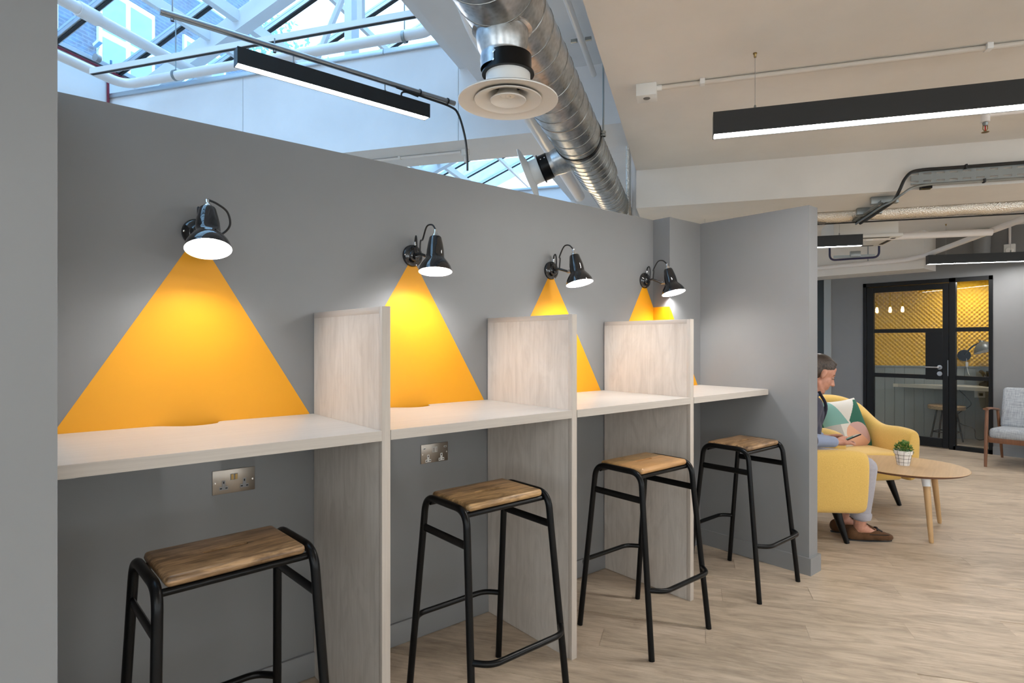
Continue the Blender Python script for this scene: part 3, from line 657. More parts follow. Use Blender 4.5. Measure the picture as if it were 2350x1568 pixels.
takeoff(.851, (.02, 0, -1), .235, .088, .074); diffuser(fb(-.577, 1.851, 2.103 + .015), DB, 'round white air diffuser facing down below the duct')
dv = Vector((-.33, -.02, -.125)).normalized(); q2 = takeoff(2.45, dv, .245, .085, .074)
diffuser(fb(-.60, 3.45, 2.44) + (DB @ (dv * .345)), DB @ q2, 'round white air diffuser turned sideways on the far duct branch')

# ================================================================== PIPES AND RAILS UNDER THE ROOF
def bpipe(name, P, rad, m, label, cat, fil=.09, n=14, group=None):
    o = tube(name, fillet(P, fil, 6) if len(P) > 2 else P, rad, m, None, n, None, BROT); return tag(o, label, cat, group)
bpipe('overhead_pipe', [(-4.5, -2, 3.86), (-4.5, 6.5, 3.86)], .046, white_pipe, 'thick white pipe running lengthwise high under the glass roof', 'pipe')
pj = tube('pipe_coupling', [(-4.5, 3.32, 3.86), (-4.5, 3.48, 3.86)], .058, white_pipe, None, 14, None, BROT); tag(pj, 'white chipped coupling on the thick lengthwise pipe', 'coupling')
bpipe('overhead_pipe', [(-4.86, -2, 3.60), (-4.86, 4.0, 3.60), (-1.80, 4.0, 3.62), (-1.80, 3.0, 3.9)], .040, white_pipe, 'white pipe bending round the corner above the white downstand', 'pipe', .14)
rc = empty('channel_rail', fb(-4.72, 3.6, 3.50), TB, 'white channel rail with dark slot carrying pipes under the glass roof', 'rail')
box('channel', 0, 2.98, -.021, .021, 0, .042, white_steel, rc); box('slot', 0, 2.98, -.012, .012, -.002, .001, dark_slot, rc)
for x in (.45, 2.65):
    tube('pipe_hanger', [(x, .40, .152), (x, .40, .62)], .005, zinc, rc, 8); lathe('pipe_ring', [(.041, -.012), (.046, -.012), (.046, .012), (.041, .012)], zinc, rc, 20, (x, .40, .108), (0, PI / 2, 0))
# square heads: pipes hung from the rail
box('rail_hanger', 2.5, 2.54, -.02, .02, .042, .9, white_steel, rc)
rcab = tube('red_cable', smooth_path([(-5.257, 2.6, 3.862), (-5.257, 3.6, 3.858), (-5.257, 4.9, 3.852)], 6), .011, red_cable, None, 8, None, BROT); tag(rcab, 'dark red fire alarm cable clipped along the white side wall', 'cable')
rcab = tube('red_cable', [(-5.257, 4.165, 3.84), (-5.257, 4.168, 3.2)], .011, red_cable, None, 8, None, BROT); tag(rcab, 'dark red cable dropping down the white corner', 'cable')
t = empty('cable_reel', fb(-5.18, 4.0, 3.885), TB, 'small grey fitting with a white plug under the glass roof', 'fitting')
lathe('drum', [(0, -.02), (.035, -.02), (.035, .02), (0, .02)], plastic_grey, t, 20, None, (PI / 2, 0, 0)); box('plug', .03, .11, -.02, .02, .10, .13, plastic_white, t, bev=.004, rot=(0, -.5, 0)); tube('lead', smooth_path([(0, 0, .03), (.0, 0, .07), (.03, 0, .10)], 5), .004, plastic_white, t, 6)
bpipe('recess_pipe', [(-.655, -2, 3.20), (-.655, 4.15, 3.20)], .020, white_pipe, 'slim white pipe under the recess ceiling right of the duct', 'pipe')
for b in (3.65,):
    for s in (-1, 1): tag(box('pipe_clamp', -.655 + s * .045 - .02, -.655 + s * .045 + .02, b - .008, b + .008, 3.19, 3.21, zinc, rot=BROT), 'small zinc clamp on the slim recess pipe, ' + ('left' if s < 0 else 'right') + ' side', 'clamp')
bpipe('waste_pipe', [(-1.00, 1.2, 3.20), (-1.00, 2.35, 3.08), (-1.00, 2.6, 2.83), (-1.02, 5.6, 2.70)], .05, white_pipe, 'fat white waste pipe behind the near air diffuser', 'pipe', .2)
bpipe('riser_pipe', [(-.43, 4.92, 0), (-.43, 4.92, 3.29)], .028, white_pipe, 'white riser pipe at the end of the ceiling beam', 'pipe')
bpipe('riser_foil_pipe', [(-.49, 4.95, 2.1), (-.49, 4.95, 3.29)], .02, foil, 'shiny foil wrapped riser pipe beside the duct', 'pipe')
bpipe('riser_lagged_pipe', [(-.36, 5.0, 2.0), (-.36, 5.0, 2.62)], .022, foil, 'short lagged riser pipe at the beam corner', 'pipe')
t = empty('conduit_run', fb(-2.2, 4.42, 2.85), TB, 'thin white conduit with round box under the white downstand', 'conduit')
tube('conduit', [(-1.2, 0, -.012), (.42, 0, -.012)], .011, white_pipe, t, 10); lathe('junction_box', [(0, -.05), (.026, -.05), (.032, -.045), (.032, 0), (0, 0)], plastic_white, t, 20, (.46, 0, 0)); box('clip', -.14, -.12, -.018, .018, -.026, 0, plastic_white, t)
tube('stub', [(.46, 0, -.05), (.46, 0, -.10)], .012, white_pipe, t, 10)

# ================================================================== CEILING FITTINGS (right)
t = empty('ceiling_conduit', fb(-.21, 3.055, 2.6), TB, 'white conduit with square sensor box on the warm white ceiling', 'conduit')
sb = box('sensor_box', -.05, .05, -.05, .05, -.062, 0, plastic_white, t, bev=.003); lathe('lens', [(0, -.003), (.014, -.003), (.018, 0), (0, 0)], mat('grey sensor lens', (.15, .14, .13), .3), sb, 20, (0, -.005, -.062))
tube('conduit', [(.045, 0, -.014), (2.4, 0, -.014)], .0115, conduit_m, t, 12); tube('gland', [(.045, 0, -.014), (.075, 0, -.014)], .015, plastic_white, t, 12)
for x in (.27, 1.46): box('saddle', x - .012, x + .012, -.026, .016, -.028, 0, plastic_white, t, bev=.003)
t = empty('sprinkler_head', fb(1.575, 3.88, 2.6), TB, 'small sprinkler head with red bulb under the ceiling', 'sprinkler')
tube('elbow', fillet([(.9, 0, -.03), (0, 0, -.03), (0, 0, -.08)], .02), .022, white_pipe, t, 12); lathe('body', [(.010, -.08), (.014, -.084), (.012, -.095), (.009, -.10), (0, -.10)], zinc, t, 12)
for s in (-1, 1): tube('yoke', [(s * .010, 0, -.098), (s * .011, 0, -.118), (0, 0, -.135)], .0025, brass, t, 6)
tube('glass_bulb', [(0, 0, -.10), (0, 0, -.128)], .003, mat('red glass', (.5, .01, .01), .1), t, 8); lathe('deflector', [(0, -.137), (.018, -.137), (.018, -.135), (0, -.135)], brass, t, 14)
# cable tray on the beam
t = empty('cable_tray', fb(1.41, 4.50, 2.385), TB, 'perforated zinc cable tray with black cables along the ceiling beam', 'cable tray')
bm = bmesh.new()
def tray(bm, P, up, w, n):
    a, b = Vector(P[0]), Vector(P[1]); d = (b - a); Ln = d.length; d.normalize(); up = Vector(up); nrm = d.cross(up).normalized()
    def quad(s0, s1, t0, t1, th=.0015):
        V = []
        for k in (0, th):
            for s_, t_ in ((s0, t0), (s1, t0), (s1, t1), (s0, t1)): V.append(bm.verts.new(a + d * s_ + up * t_ + nrm * k))
        for f in ((0, 1, 2, 3), (7, 6, 5, 4), (0, 4, 5, 1), (1, 5, 6, 2), (2, 6, 7, 3), (3, 7, 4, 0)): bm.faces.new([V[i] for i in f])
    c = Ln / n
    for z0, z1 in ((-w / 2, -w * .36), (-w * .22, w * .22), (w * .36, w / 2)): quad(0, Ln, z0, z1)
    for i in range(n):
        for z0, z1 in ((-w * .36, -w * .22), (w * .22, w * .36)): quad(i * c + c * .62, i * c + c, z0, z1)
tray(bm, ((0, 0, 0), (2.2, 0, 0)), (0, 0, 1), .085, 30); link('tray_run', from_bm(bm), zinc, t)
box('tray_lip', 0, 2.2, -.014, 0, .0425, .0445, zinc, t); box('tray_lip', 0, 2.2, -.014, 0, -.0445, -.0425, zinc, t)
bm = bmesh.new(); tray(bm, ((-.10, .09, -.128), (-.125, .82, -.128)), (1, 0, 0), .09, 9); link('tray_run', from_bm(bm), zinc, t)
box('tray_lip', -.148, -.146,   .09, .82, -.128, -.112, zinc, t); box('tray_lip', -.058, -.056, .09, .82, -.128, -.112, zinc, t)
for y in (.16, .52): box('bracket', -.19, -.02, y, y + .04, -.122, -.071, zinc, t, bev=.004)
for x in (.06,): box('bracket', x, x + .06, -.012, .034, .045, .06, black, t); box('bracket', x, x + .06, -.012, .034, -.075, -.047, black, t)
tube('power_cable', smooth_path([(-.10, .80, -.14), (-.095, .4, -.14), (-.09, .15, -.14), (-.085, .03, -.128), (-.072, -.03, -.075), (-.045, -.035, -.01), (0, -.026, .036), (.08, -.018, .048), (.2, -.016, .048), (.6, -.016, .048), (2.2, -.016, .048)], 8), .0105, black_rubber, t, 8)
tube('power_cable', smooth_path([(-.13, .80, -.142), (-.125, .4, -.142), (-.12, .15, -.142), (-.10, .03, -.14), (-.06, -.03, -.11), (.0, -.028, -.07), (.1, -.018, -.053), (.25, -.016, -.052), (.6, -.016, -.052), (2.2, -.016, -.052)], 8), .008, zinc, t, 8)
for x in (.3, .85, 1.4, 1.95): box('cable_tie', x, x + .01, -.03, .002, .034, .062, black_rubber, t); box('cable_tie', x + .1, x + .11, -.03, .002, -.064, -.04, black_rubber, t)
t = empty('foil_pipe', fb(.55, 5.26, 2.32), TB, 'long crinkled foil insulated pipe beyond the ceiling beam', 'pipe')
tube('insulation', [(x * .1, .004 * math.sin(x * 2.1), .004 * math.cos(x * 1.7)) for x in range(0, 36)], [.062 + .003 * math.sin(x * 1.3) for x in range(36)], foil, t, 18)
lathe('end_opening', [(0, 0), (.045, 0), (.05, -.01), (.05, -.05)], mat('dark foil', (.12, .11, .10), .3, 1), t, 16, (.47, -.03, -.035), (PI / 2 + .3, 0, 0)); tube('support_rod', [(0, .02, -.068), (3.4, .02, -.068)], .006, black_rubber, t, 8)
# air conditioning cassette, pipes on the bulkhead
t = empty('air_conditioner', (6.29, 2.24, 2.27), TB, 'white ceiling cassette air conditioner unit above the seated man', 'air conditioner')
box('housing', -.27, .27, -.27, .27, .03, .20, plastic_white, t, bev=.006); box('fascia', -.30, .30, -.30, .30, 0, .03, plastic_white, t, bev=.008)
for s in ((-.20, .20, -.27, -.235), (-.20, .20, .235, .27), (-.27, -.235, -.20, .20), (.235, .27, -.20, .20)): box('air_slot', s[0], s[1], s[2], s[3], -.002, .002, dark_slot, t)
for x in (-.2, .2):
    tube('threaded_rod', [(x, -.2, .20), (x, -.2, .328)], .006, zinc, t, 8)
t = empty('cable_loop', (6.976, 2.52, 2.195), BLD, 'dark blue cable looping along a small tray under the bulkhead', 'cable')
tube('cable', fillet([(0, .24, .22), (0, .24, .0), (0, -.24, .015), (0, -.24, .22)], .06), .011, mat('navy cable', (.02, .02, .07), .4), t, 8)
box('tray', .0, .012, -.2, .2, .02, .05, zinc, t); box('junction_box', -.02, .02, -.06, .04, .03, .09, zinc, t, bev=.004)
t = empty('bulkhead_pipe', (8.02, 2.24, 2.262), 0, 'white pipe with elbow running along the white bulkhead and out to the right', 'pipe')
tube('pipe', fillet([(0, 2.0, 0), (0, .1, 0), (-.07, -.12, .022), (-1.583, -1.222, .066), (-1.95, -1.49, .075)], .06), .028, white_pipe, t, 12)
for y in (.5, 1.4): tube('drop_rod', [(0, y, .03), (0, y, .36)], .006, zinc, t, 8)
t = empty('cross_pipe', fb(1.3, 6.355, 2.292), TB, 'white pipe with clip crossing below the far ceiling to the elbow', 'pipe')
tube('pipe', [(-.3, 0, 0), (1.33, 0, 0)], .032, white_pipe, t, 14); tube('drop_rod', [(.34, 0, .03), (.34, 0, .308)], .008, zinc, t, 8); box('pipe_clip', .31, .37, -.036, .036, -.034, .07, plastic_white, t, bev=.004)
t = empty('wall_sensor', (XD, 1.466, 2.32), 0, 'white round alarm sensor with conduit on the grey wall above the door', 'sensor')
box('box', -.04, 0, -.05, .05, -.07, .07, plastic_white, t, bev=.005); lathe('dome', [(0, .02), (.03, .018), (.038, 0), (0, 0)], plastic_white, t, 20, (-.04, .0, 0), (0, -PI / 2, 0)); tube('conduit', [(-.015, 0, .07), (-.015, 0, .28)], .012, white_pipe, t, 10)
t = empty('wall_speaker', (XD - .005, 1.70, 2.42), 0, 'grey cylinder speaker with white rim on the grey wall above the door', 'speaker')
lathe('body', [(0, -.14), (.075, -.14), (.08, .08), (0, .08)], mat('speaker grey', (.22, .22, .22), .5), t, 28, (-.08, 0, 0)); lathe('rim', [(.078, .08), (.092, .085), (.092, .10), (0, .10)], plastic_white, t, 28, (-.08, 0, 0))

# ================================================================== PHONE BOOTH CONTENTS
q0, q1 = fb(2.656, BB - .03, 0), fb(4.3, BB - .03, 0)
t = empty('booth_shelf', (q0.x, q0.y, .688), 0, 'pale wedge shaped shelf inside the phone booth', 'shelf')
prism('board', [(0, 0), (.03, -.05), (.03, -1.9 - .05), (q1.x - q0.x, q1.y - q0.y)], 0, .032, shelf_m, t)
prism('board_lip', [(-.001, 0), (.029, -.05), (.029, -1.95), (.035, -1.95), (.035, -.05), (.005, 0)], -.012, .031, shelf_m, t)
bs_ = fb(3.17, BB - .33, 0)
t = empty('booth_stool', (bs_.x, bs_.y, 0), 0, 'low round stool with cork seat and black legs inside the booth', 'stool')
lathe('seat', [(0, .42), (.19, .42), (.20, .428), (.20, .465), (.19, .472), (0, .472)], cork, t, 36)
for a in (40, 130, 220, 310): tube('leg', [(.11 * math.cos(R(a)), .11 * math.sin(R(a)), .42), (.19 * math.cos(R(a)), .19 * math.sin(R(a)), 0)], .0105, black, t, 10)
for a in (40, 130, 220, 310): tube('foot_rail', [(.17 * math.cos(R(a)), .17 * math.sin(R(a)), .13), (.17 * math.cos(R(a + 90)), .17 * math.sin(R(a + 90)), .13)], .007, black, t, 8)
t = empty('booth_lamp', fb(3.47, BB - .035, 1.11), TB, 'grey wall lamp with pull cord on the yellow foam', 'lamp'); sg = mat('dark sage enamel', (.075, .085, .078), .35)
lathe('wall_plate', [(0, 0), (.075, 0), (.075, .02), (.068, .028), (0, .030)], black, t, 28, None, (PI / 2, 0, 0))
tube('arm', smooth_path([(0, -.03, .01), (.05, -.12, .12), (.13, -.16, .17)], 6), .010, black, t, 10)
ls = empty('shade', (.17, -.18, .06), 0, rot=(R(-15), R(-14), 0)); ls.parent = t
lathe('shade_shell', [(.125, 0), (.118, .03), (.098, .07), (.066, .105), (.032, .122), (.025, .14), (0, .142)], sg, ls, 36); lathe('shade_liner', [(.123, .001), (.115, .03), (.095, .068), (.06, .10), (0, .115)], shade_white, ls, 36); tube('knob', [(0, 0, .14), (-.03, 0, .165)], .006, chrome, ls, 8)
tube('pull_cord', smooth_path([(.02, -.03, -.04), (.02, -.032, -.13), (.035, -.032, -.22), (.05, -.032, -.26), (.035, -.03, -.2), (.025, -.03, -.13)], 6), .0035, plastic_white, t, 6); box('cord_switch', .008, .035, -.045, -.025, -.15, -.085, plastic_white, t, bev=.004)
t = empty('desk_phone', fb(3.70, BB - .23, .720), TB, 'black desk phone with lit blue screen on the booth shelf', 'telephone')
prism('body', [(-.12, 0), (.10, 0), (.10, .025), (-.12, .085)], -.10, .10, black, t, None, (PI / 2, 0, PI / 2)); 
tube('handset', smooth_path([(-.09, -.08, .06), (-.09, -.04, .12), (-.09, .03, .17), (-.09, .07, .185)], 5), .022, black, t, 10)
box('screen_hood', -.03, .11, .07, .085, .06, .195, black, t, bev=.003); box('screen', -.005, .085, .066, .07, .142, .182, emit('phone screen', (.12, .35, .9), 1.1), t); box('trim', -.06, .11, -.125, -.12, .005, .02, plastic_white, t)
for i in range(3): box('key', -.02 + i * .035, .005 + i * .035, -.05, -.03, .052, .062, plastic_white, t)
t = empty('booth_socket', fb(3.655, BB - .012, .60), TB, 'white socket plate on the boarding under the booth shelf', 'socket'); box('plate', -.06, .06, -.012, 0, -.045, .045, plastic_white, t, bev=.003); box('plug', -.015, .02, -.05, -.012, -.02, .015, black, t, bev=.003)
k = fb(3.40, BB - .05, .68)
c = tube('booth_cable', smooth_path([fb(3.38, BB - .06, .68), fb(3.50, BB - .06, .55), fb(3.54, BB - .06, .46), fb(3.42, BB - .06, .36), fb(3.36, BB - .06, .28), fb(3.44, BB - .06, .2), fb(3.57, BB - .06, .15), fb(3.60, BB - .06, .02), fb(3.68, BB - .06, -.0 + .012), fb(3.74, BB - .06, .10), fb(3.9, BB - .06, .12)], 8), .005, black_rubber, None, 8); tag(c, 'thin black cable looping down the booth wall under the shelf', 'cable')
pq = fb(3.52, 8.72, 2.085); t = empty('booth_downlight', pq, 0, 'round bright disc light hanging in the phone booth', 'light'); lathe('rim', [(.088, .004), (.092, .004), (.092, .03), (0, .03)], plastic_white, t, 30); lathe('diffuser', [(0, 0), (.084, 0), (.088, .006)], emit('booth diffuser', (1, .97, .92), 85), t, 30); tube('stem', [(0, 0, .03), (0, 0, .215)], .006, plastic_white, t, 8)

# ================================================================== LOUNGE FURNITURE
def armchair(name, c, ang, label):
    t = empty(name, (c[0], c[1], 0), ang, label, 'armchair', 'mustard tub armchairs')
    # U shaped shell swept round the seat, arms rising into the back
    path = []; n = 40; hw = .315; xb = -.19
    pts = [(.37, hw)] + [(.37 - .1 * k, hw) for k in range(1, 5)]
    arc = [(xb + .15 * 0 - .16 * math.sin(a), hw * math.cos(a)) for a in [PI * k / 14 for k in range(0, 15)]]
    pts = [(.375, hw), (.30, hw), (.20, hw), (.08, hw), (-.04, hw * 1.0)] + [(x - .02, y) for x, y in arc] + [(-.04, -hw), (.08, -hw), (.20, -hw), (.30, -hw), (.375, -hw)]
    L = [0]
    for a, b in zip(pts, pts[1:]): L.append(L[-1] + math.dist(a, b))
    bm = bmesh.new(); rings = []
    for i, (x, y) in enumerate(pts):
        a = pts[max(i - 1, 0)]; b = pts[min(i + 1, len(pts) - 1)]; d = Vector((b[0] - a[0], b[1] - a[1], 0)).normalized(); nrm = Vector((-d.y, d.x, 0)) * -1      # outward
        s = L[i] / L[-1]; e = min(s, 1 - s) * 2       # 0 at arm fronts, 1 at back centre
        tt = max(0, min(1, (e - .30) / .50)); tt = tt * tt * (3 - 2 * tt)
        zt = .605 + .215 * tt + .015 * math.sin(PI * min(1, e / .3)); th = .052 + .012 * tt; fl_ = .015 + .03 * tt; zb_ = .205
        p = Vector((x, y, 0)); sec = []
        for (o_, z) in ((-th * .9, zb_ + .0), (-th, zb_ + .18), (-th + fl_ * .6, zt - .045), (-th * .62 + fl_, zt - .008), (fl_, zt), (th * .62 + fl_, zt - .008), (th + fl_, zt - .05), (th + fl_ * .5, (zt + zb_) / 2), (th * .75, zb_ + .03), (th * .45, zb_)):
            sec.append(bm.verts.new(p + nrm * o_ + Vector((0, 0, z))))
        rings.append(sec)
    m = len(rings[0])
    for a, b in zip(rings, rings[1:]):
        for k in range(m): bm.faces.new((a[k], a[(k + 1) % m], b[(k + 1) % m], b[k]))
    for rg, sg_ in ((rings[0], 1), (rings[-1], 1)):
        cen = Vector((0, 0, 0))
        for v in rg: cen += v.co / m
        inner = [bm.verts.new(cen + (v.co - cen) * .8 + Vector((.012, 0, 0))) for v in rg]
        for k in range(m): bm.faces.new((rg[k], rg[(k + 1) % m], inner[(k + 1) % m], inner[k]))
        bm.faces.new(inner)
    sh = link('shell', from_bm(bm, False), yellow_fab, t, smooth=True); md = sh.modifiers.new('sub', 'SUBSURF'); md.levels = 2; md.render_levels = 2
    box('base', -.26, .33, -.275, .275, .205, .30, yellow_fab, t, bev=.03, seg=3)
    box('seat_cushion', -.24, .375, -.262, .262, .29, .435, yellow_fab, t, bev=.045, seg=4)
    for sx, sy in ((.28, .26), (.28, -.26), (-.24, .24), (-.24, -.24)):
        tube('leg', [(sx * .86, sy * .86, .215), (sx * 1.05, sy * 1.05, 0)], [.030, .0155], black, t, 14)
    return t
CB, AB_ = (4.030, 1.905), R(-44); armchair('armchair', CB, AB_, 'mustard yellow armchair with the seated man, nearest the grey end wall')
CA, AA = (5.216, 1.978), R(-119.7); armchair('armchair', CA, AA, 'mustard yellow armchair holding a patterned cushion behind the coffee table')
# patterned cushion in the far armchair
def cushion():
    t = empty('cushion', (CA[0], CA[1], 0), AA, 'square cushion with green, white and pink geometric print on the far armchair', 'cushion')
    cols = [mat('cushion white', (.66, .63, .58), .9), mat('cushion green', (.022, .125, .085), .9), mat('cushion teal', (.19, .38, .34), .9), mat('cushion pink', (.54, .34, .315), .9), mat('cushion peach', (.68, .38, .26), .9), mat('cushion grey', (.42, .41, .39), .9)]
    N = 150; S = .44; bm = bmesh.new(); F, B = [], []
    def puff(u, v): return .075 * (max(0, (1 - u ** 4) * (1 - v ** 4))) ** .55
    G = {}
    for side in (1, -1):
        for j in range(N + 1):
            for i in range(N + 1):
                u, v = 2 * i / N - 1, 2 * j / N - 1; edge = i in (0, N) or j in (0, N)
                if side == -1 and edge: G[(side, i, j)] = G[(1, i, j)]; continue
                pin = 1 - .07 * (1 - abs(v) ** 2) * abs(u) ** 3; pin2 = 1 - .07 * (1 - abs(u) ** 2) * abs(v) ** 3
                G[(side, i, j)] = bm.verts.new((side * puff(u, v), u * S / 2 * pin, v * S / 2 * pin2))
    for side in (1, -1):
        for j in range(N):
            for i in range(N):
                q = [G[(side, i, j)], G[(side, i + 1, j)], G[(side, i + 1, j + 1)], G[(side, i, j + 1)]]
                f = bm.faces.new(q if side == 1 else q[::-1]); u, v = 2 * (i + .5) / N - 1, 2 * (j + .5) / N - 1
                # u grows to the sitter's left (right in the picture)
                c = 0
                if u > -.05 + .0 and v < .92 and v < (u + .08) * 1.15 and u > .0 and v > -1: c = 1
                if v < -.02 and u < .05: c = 0
                if v > .0 and u < -.25 - .28 * (v) + .28: c = 2 if u < -.05 - .45 * v else 0
                if u < -.45 and v < 0: c = 5
                if (u - .26) ** 2 / .36 + (v + .48) ** 2 / .25 < 1: c = 3 if v > -.02 - (u + .1) * 1.0 else 4
                if side == -1: c = 1
                f.material_index = c
    me = from_bm(bm)
    o = link('cover', me, None, t, smooth=True)
    for c in cols: me.materials.append(c)
    o.location = (-.05, .055, .592); o.rotation_euler = (R(4), R(-22), R(6))
cushion()
# coffee table
t = empty('coffee_table', (4.715, 1.370, 0), R(12), 'round light oak coffee table on splayed legs', 'table'); TZ = .435
lathe('table_top', [(0, TZ), (.356, TZ), (.359, TZ - .003), (.352, TZ - .010), (.335, TZ - .020), (0, TZ - .020)], oak, t, 72); lathe('edge_band', [(.3595, TZ - .003), (.3535, TZ - .0105), (.334, TZ - .0205), (.336, TZ - .0195)], walnut, t, 72)
for a in (209, 326, 88):
    ca, sa = math.cos(R(a)), math.sin(R(a))
    lg = tube('leg', [(.262 * ca, .262 * sa, TZ - .075), (.318 * ca, .318 * sa, .012), (.32 * ca, .32 * sa, 0)], [.021, .0135, .011], oak_leg, t, 16)
    tube('leg_socket', [(.245 * ca, .245 * sa, TZ - .02), (.264 * ca, .264 * sa, TZ - .085)], [.027, .0225], white_steel, t, 16)
    tube('brace', [(.03 * ca, .03 * sa, TZ - .028), (.25 * ca, .25 * sa, TZ - .034)], .010, white_steel, t, 8)
# plant
px, py = 4.705, 1.385
t = empty('potted_plant', (px, py, TZ), 0, 'small leafy green plant in white pot with black grid lines', 'plant')
lathe('pot', [(0, 0), (.036, 0), (.0375, .003), (.050, .078), (.056, .079), (.0585, .104), (.053, .104), (.049, .085), (0, .085)], mat('white ceramic', (.80, .78, .76), .25), t, 40)
gl = mat('black glaze line', (.02, .02, .02), .4)
bm = bmesh.new()
for k in range(9):
    a = 2 * PI * k / 9; bm_tube(bm, [((.0372) * math.cos(a), .0372 * math.sin(a), .003), (.0505 * math.cos(a), .0505 * math.sin(a), .078)], .0011, 5); bm_tube(bm, [(.0566 * math.cos(a), .0566 * math.sin(a), .080), (.0588 * math.cos(a), .0588 * math.sin(a), .103)], .0011, 5)
for z in (.022, .048, .072): rr = .0377 + (z - .003) * (.0125 / .075); bm_tube(bm, [(rr * math.cos(2 * PI * k / 36), rr * math.sin(2 * PI * k / 36), z) for k in range(37)], .0011, 5)
link('grid_lines', from_bm(bm), gl, t); lathe('soil', [(0, .088), (.049, .088)], mat('soil', (.03, .02, .012), .9), t, 24)
lm = bpy.data.meshes.new('leaf'); lm.from_pydata([(0, 0, 0), (.008, -.008, .0015), (.019, 0, .002), (.008, .008, .0015), (.008, 0, -.0016)], [], [(0, 1, 4), (1, 2, 4), (2, 3, 4), (3, 0, 4)]); lm.materials.append(leaf_m)
rnd = random.Random(3)
for k in range(24):
    a = rnd.random() * 6.28; e = rnd.uniform(.25, 1.45); d = Vector((math.cos(a) * math.cos(e), math.sin(a) * math.cos(e), math.sin(e)))
    tube('stem', smooth_path([(d.x * .012, d.y * .012, .086), (d.x * .022, d.y * .022, .105), (d.x * .045, d.y * .045, .098 + d.z * .052)], 4), .0009, leaf_m, t, 5)
for k in range(285):
    a = rnd.random() * 6.28; e = math.asin(rnd.uniform(.02, 1)); q = rnd.uniform(.66, 1.04); d = Vector((math.cos(a) * math.cos(e), math.sin(a) * math.cos(e), math.sin(e)))
    p = Vector((d.x * .052 * q, d.y * .052 * q, .094 + d.z * .066 * q + (.018 if k % 47 == 0 else 0)))
    o = link('leaf', lm, None, t, p, (rnd.uniform(-.5, .5), -.9 * e + rnd.uniform(-.2, .9), a + rnd.uniform(-.9, .9))); o.scale = [rnd.uniform(.7, 1.1)] * 3
# grey lounge chair at the door wall
t = empty('lounge_chair', (7.66, 1.165, 0), PI, 'grey tweed lounge chair with walnut arms beside the glass door', 'chair')
# local: +x forward (towards the camera), +y to the sitter's left
for s in (-1, 1):
    y = s * .345
    sd = empty('side_frame', (0, y, 0)); sd.parent = t
    tube('front_leg', [(.03, 0, 0), (-.005, 0, .36), (-.03, 0, .585)], [.017, .022, .020], walnut, sd, 12, flat=(1, .8)); tube('rear_leg', [(-.72, 0, 0), (-.60, 0, .33), (-.50, 0, .56)], [.015, .021, .016], walnut, sd, 12, flat=(1, .8))
    tube('arm_rest', smooth_path([(.02, 0, .595), (-.2, 0, .588), (-.54, 0, .548)], 6), [.020] * 12 + [.014], walnut, sd, 12, flat=(.62, 1.25)); box('seat_bearer', -.62, -.01, -.012, .012, .245, .30, walnut, sd, bev=.004)
box('front_rail', -.03, 0, -.335, .335, .25, .305, walnut, t, bev=.004)
sc_ = box('seat_cushion', -.58, .035, -.325, .325, .295, .405, tweed, t, bev=.04, seg=4, rot=(0, R(-3), 0)); bc_ = box('back_cushion', -.07, .06, -.325, .325, 0, .46, tweed, t, bev=.04, seg=4, loc=(-.53, 0, .35), rot=(0, R(-20), 0))

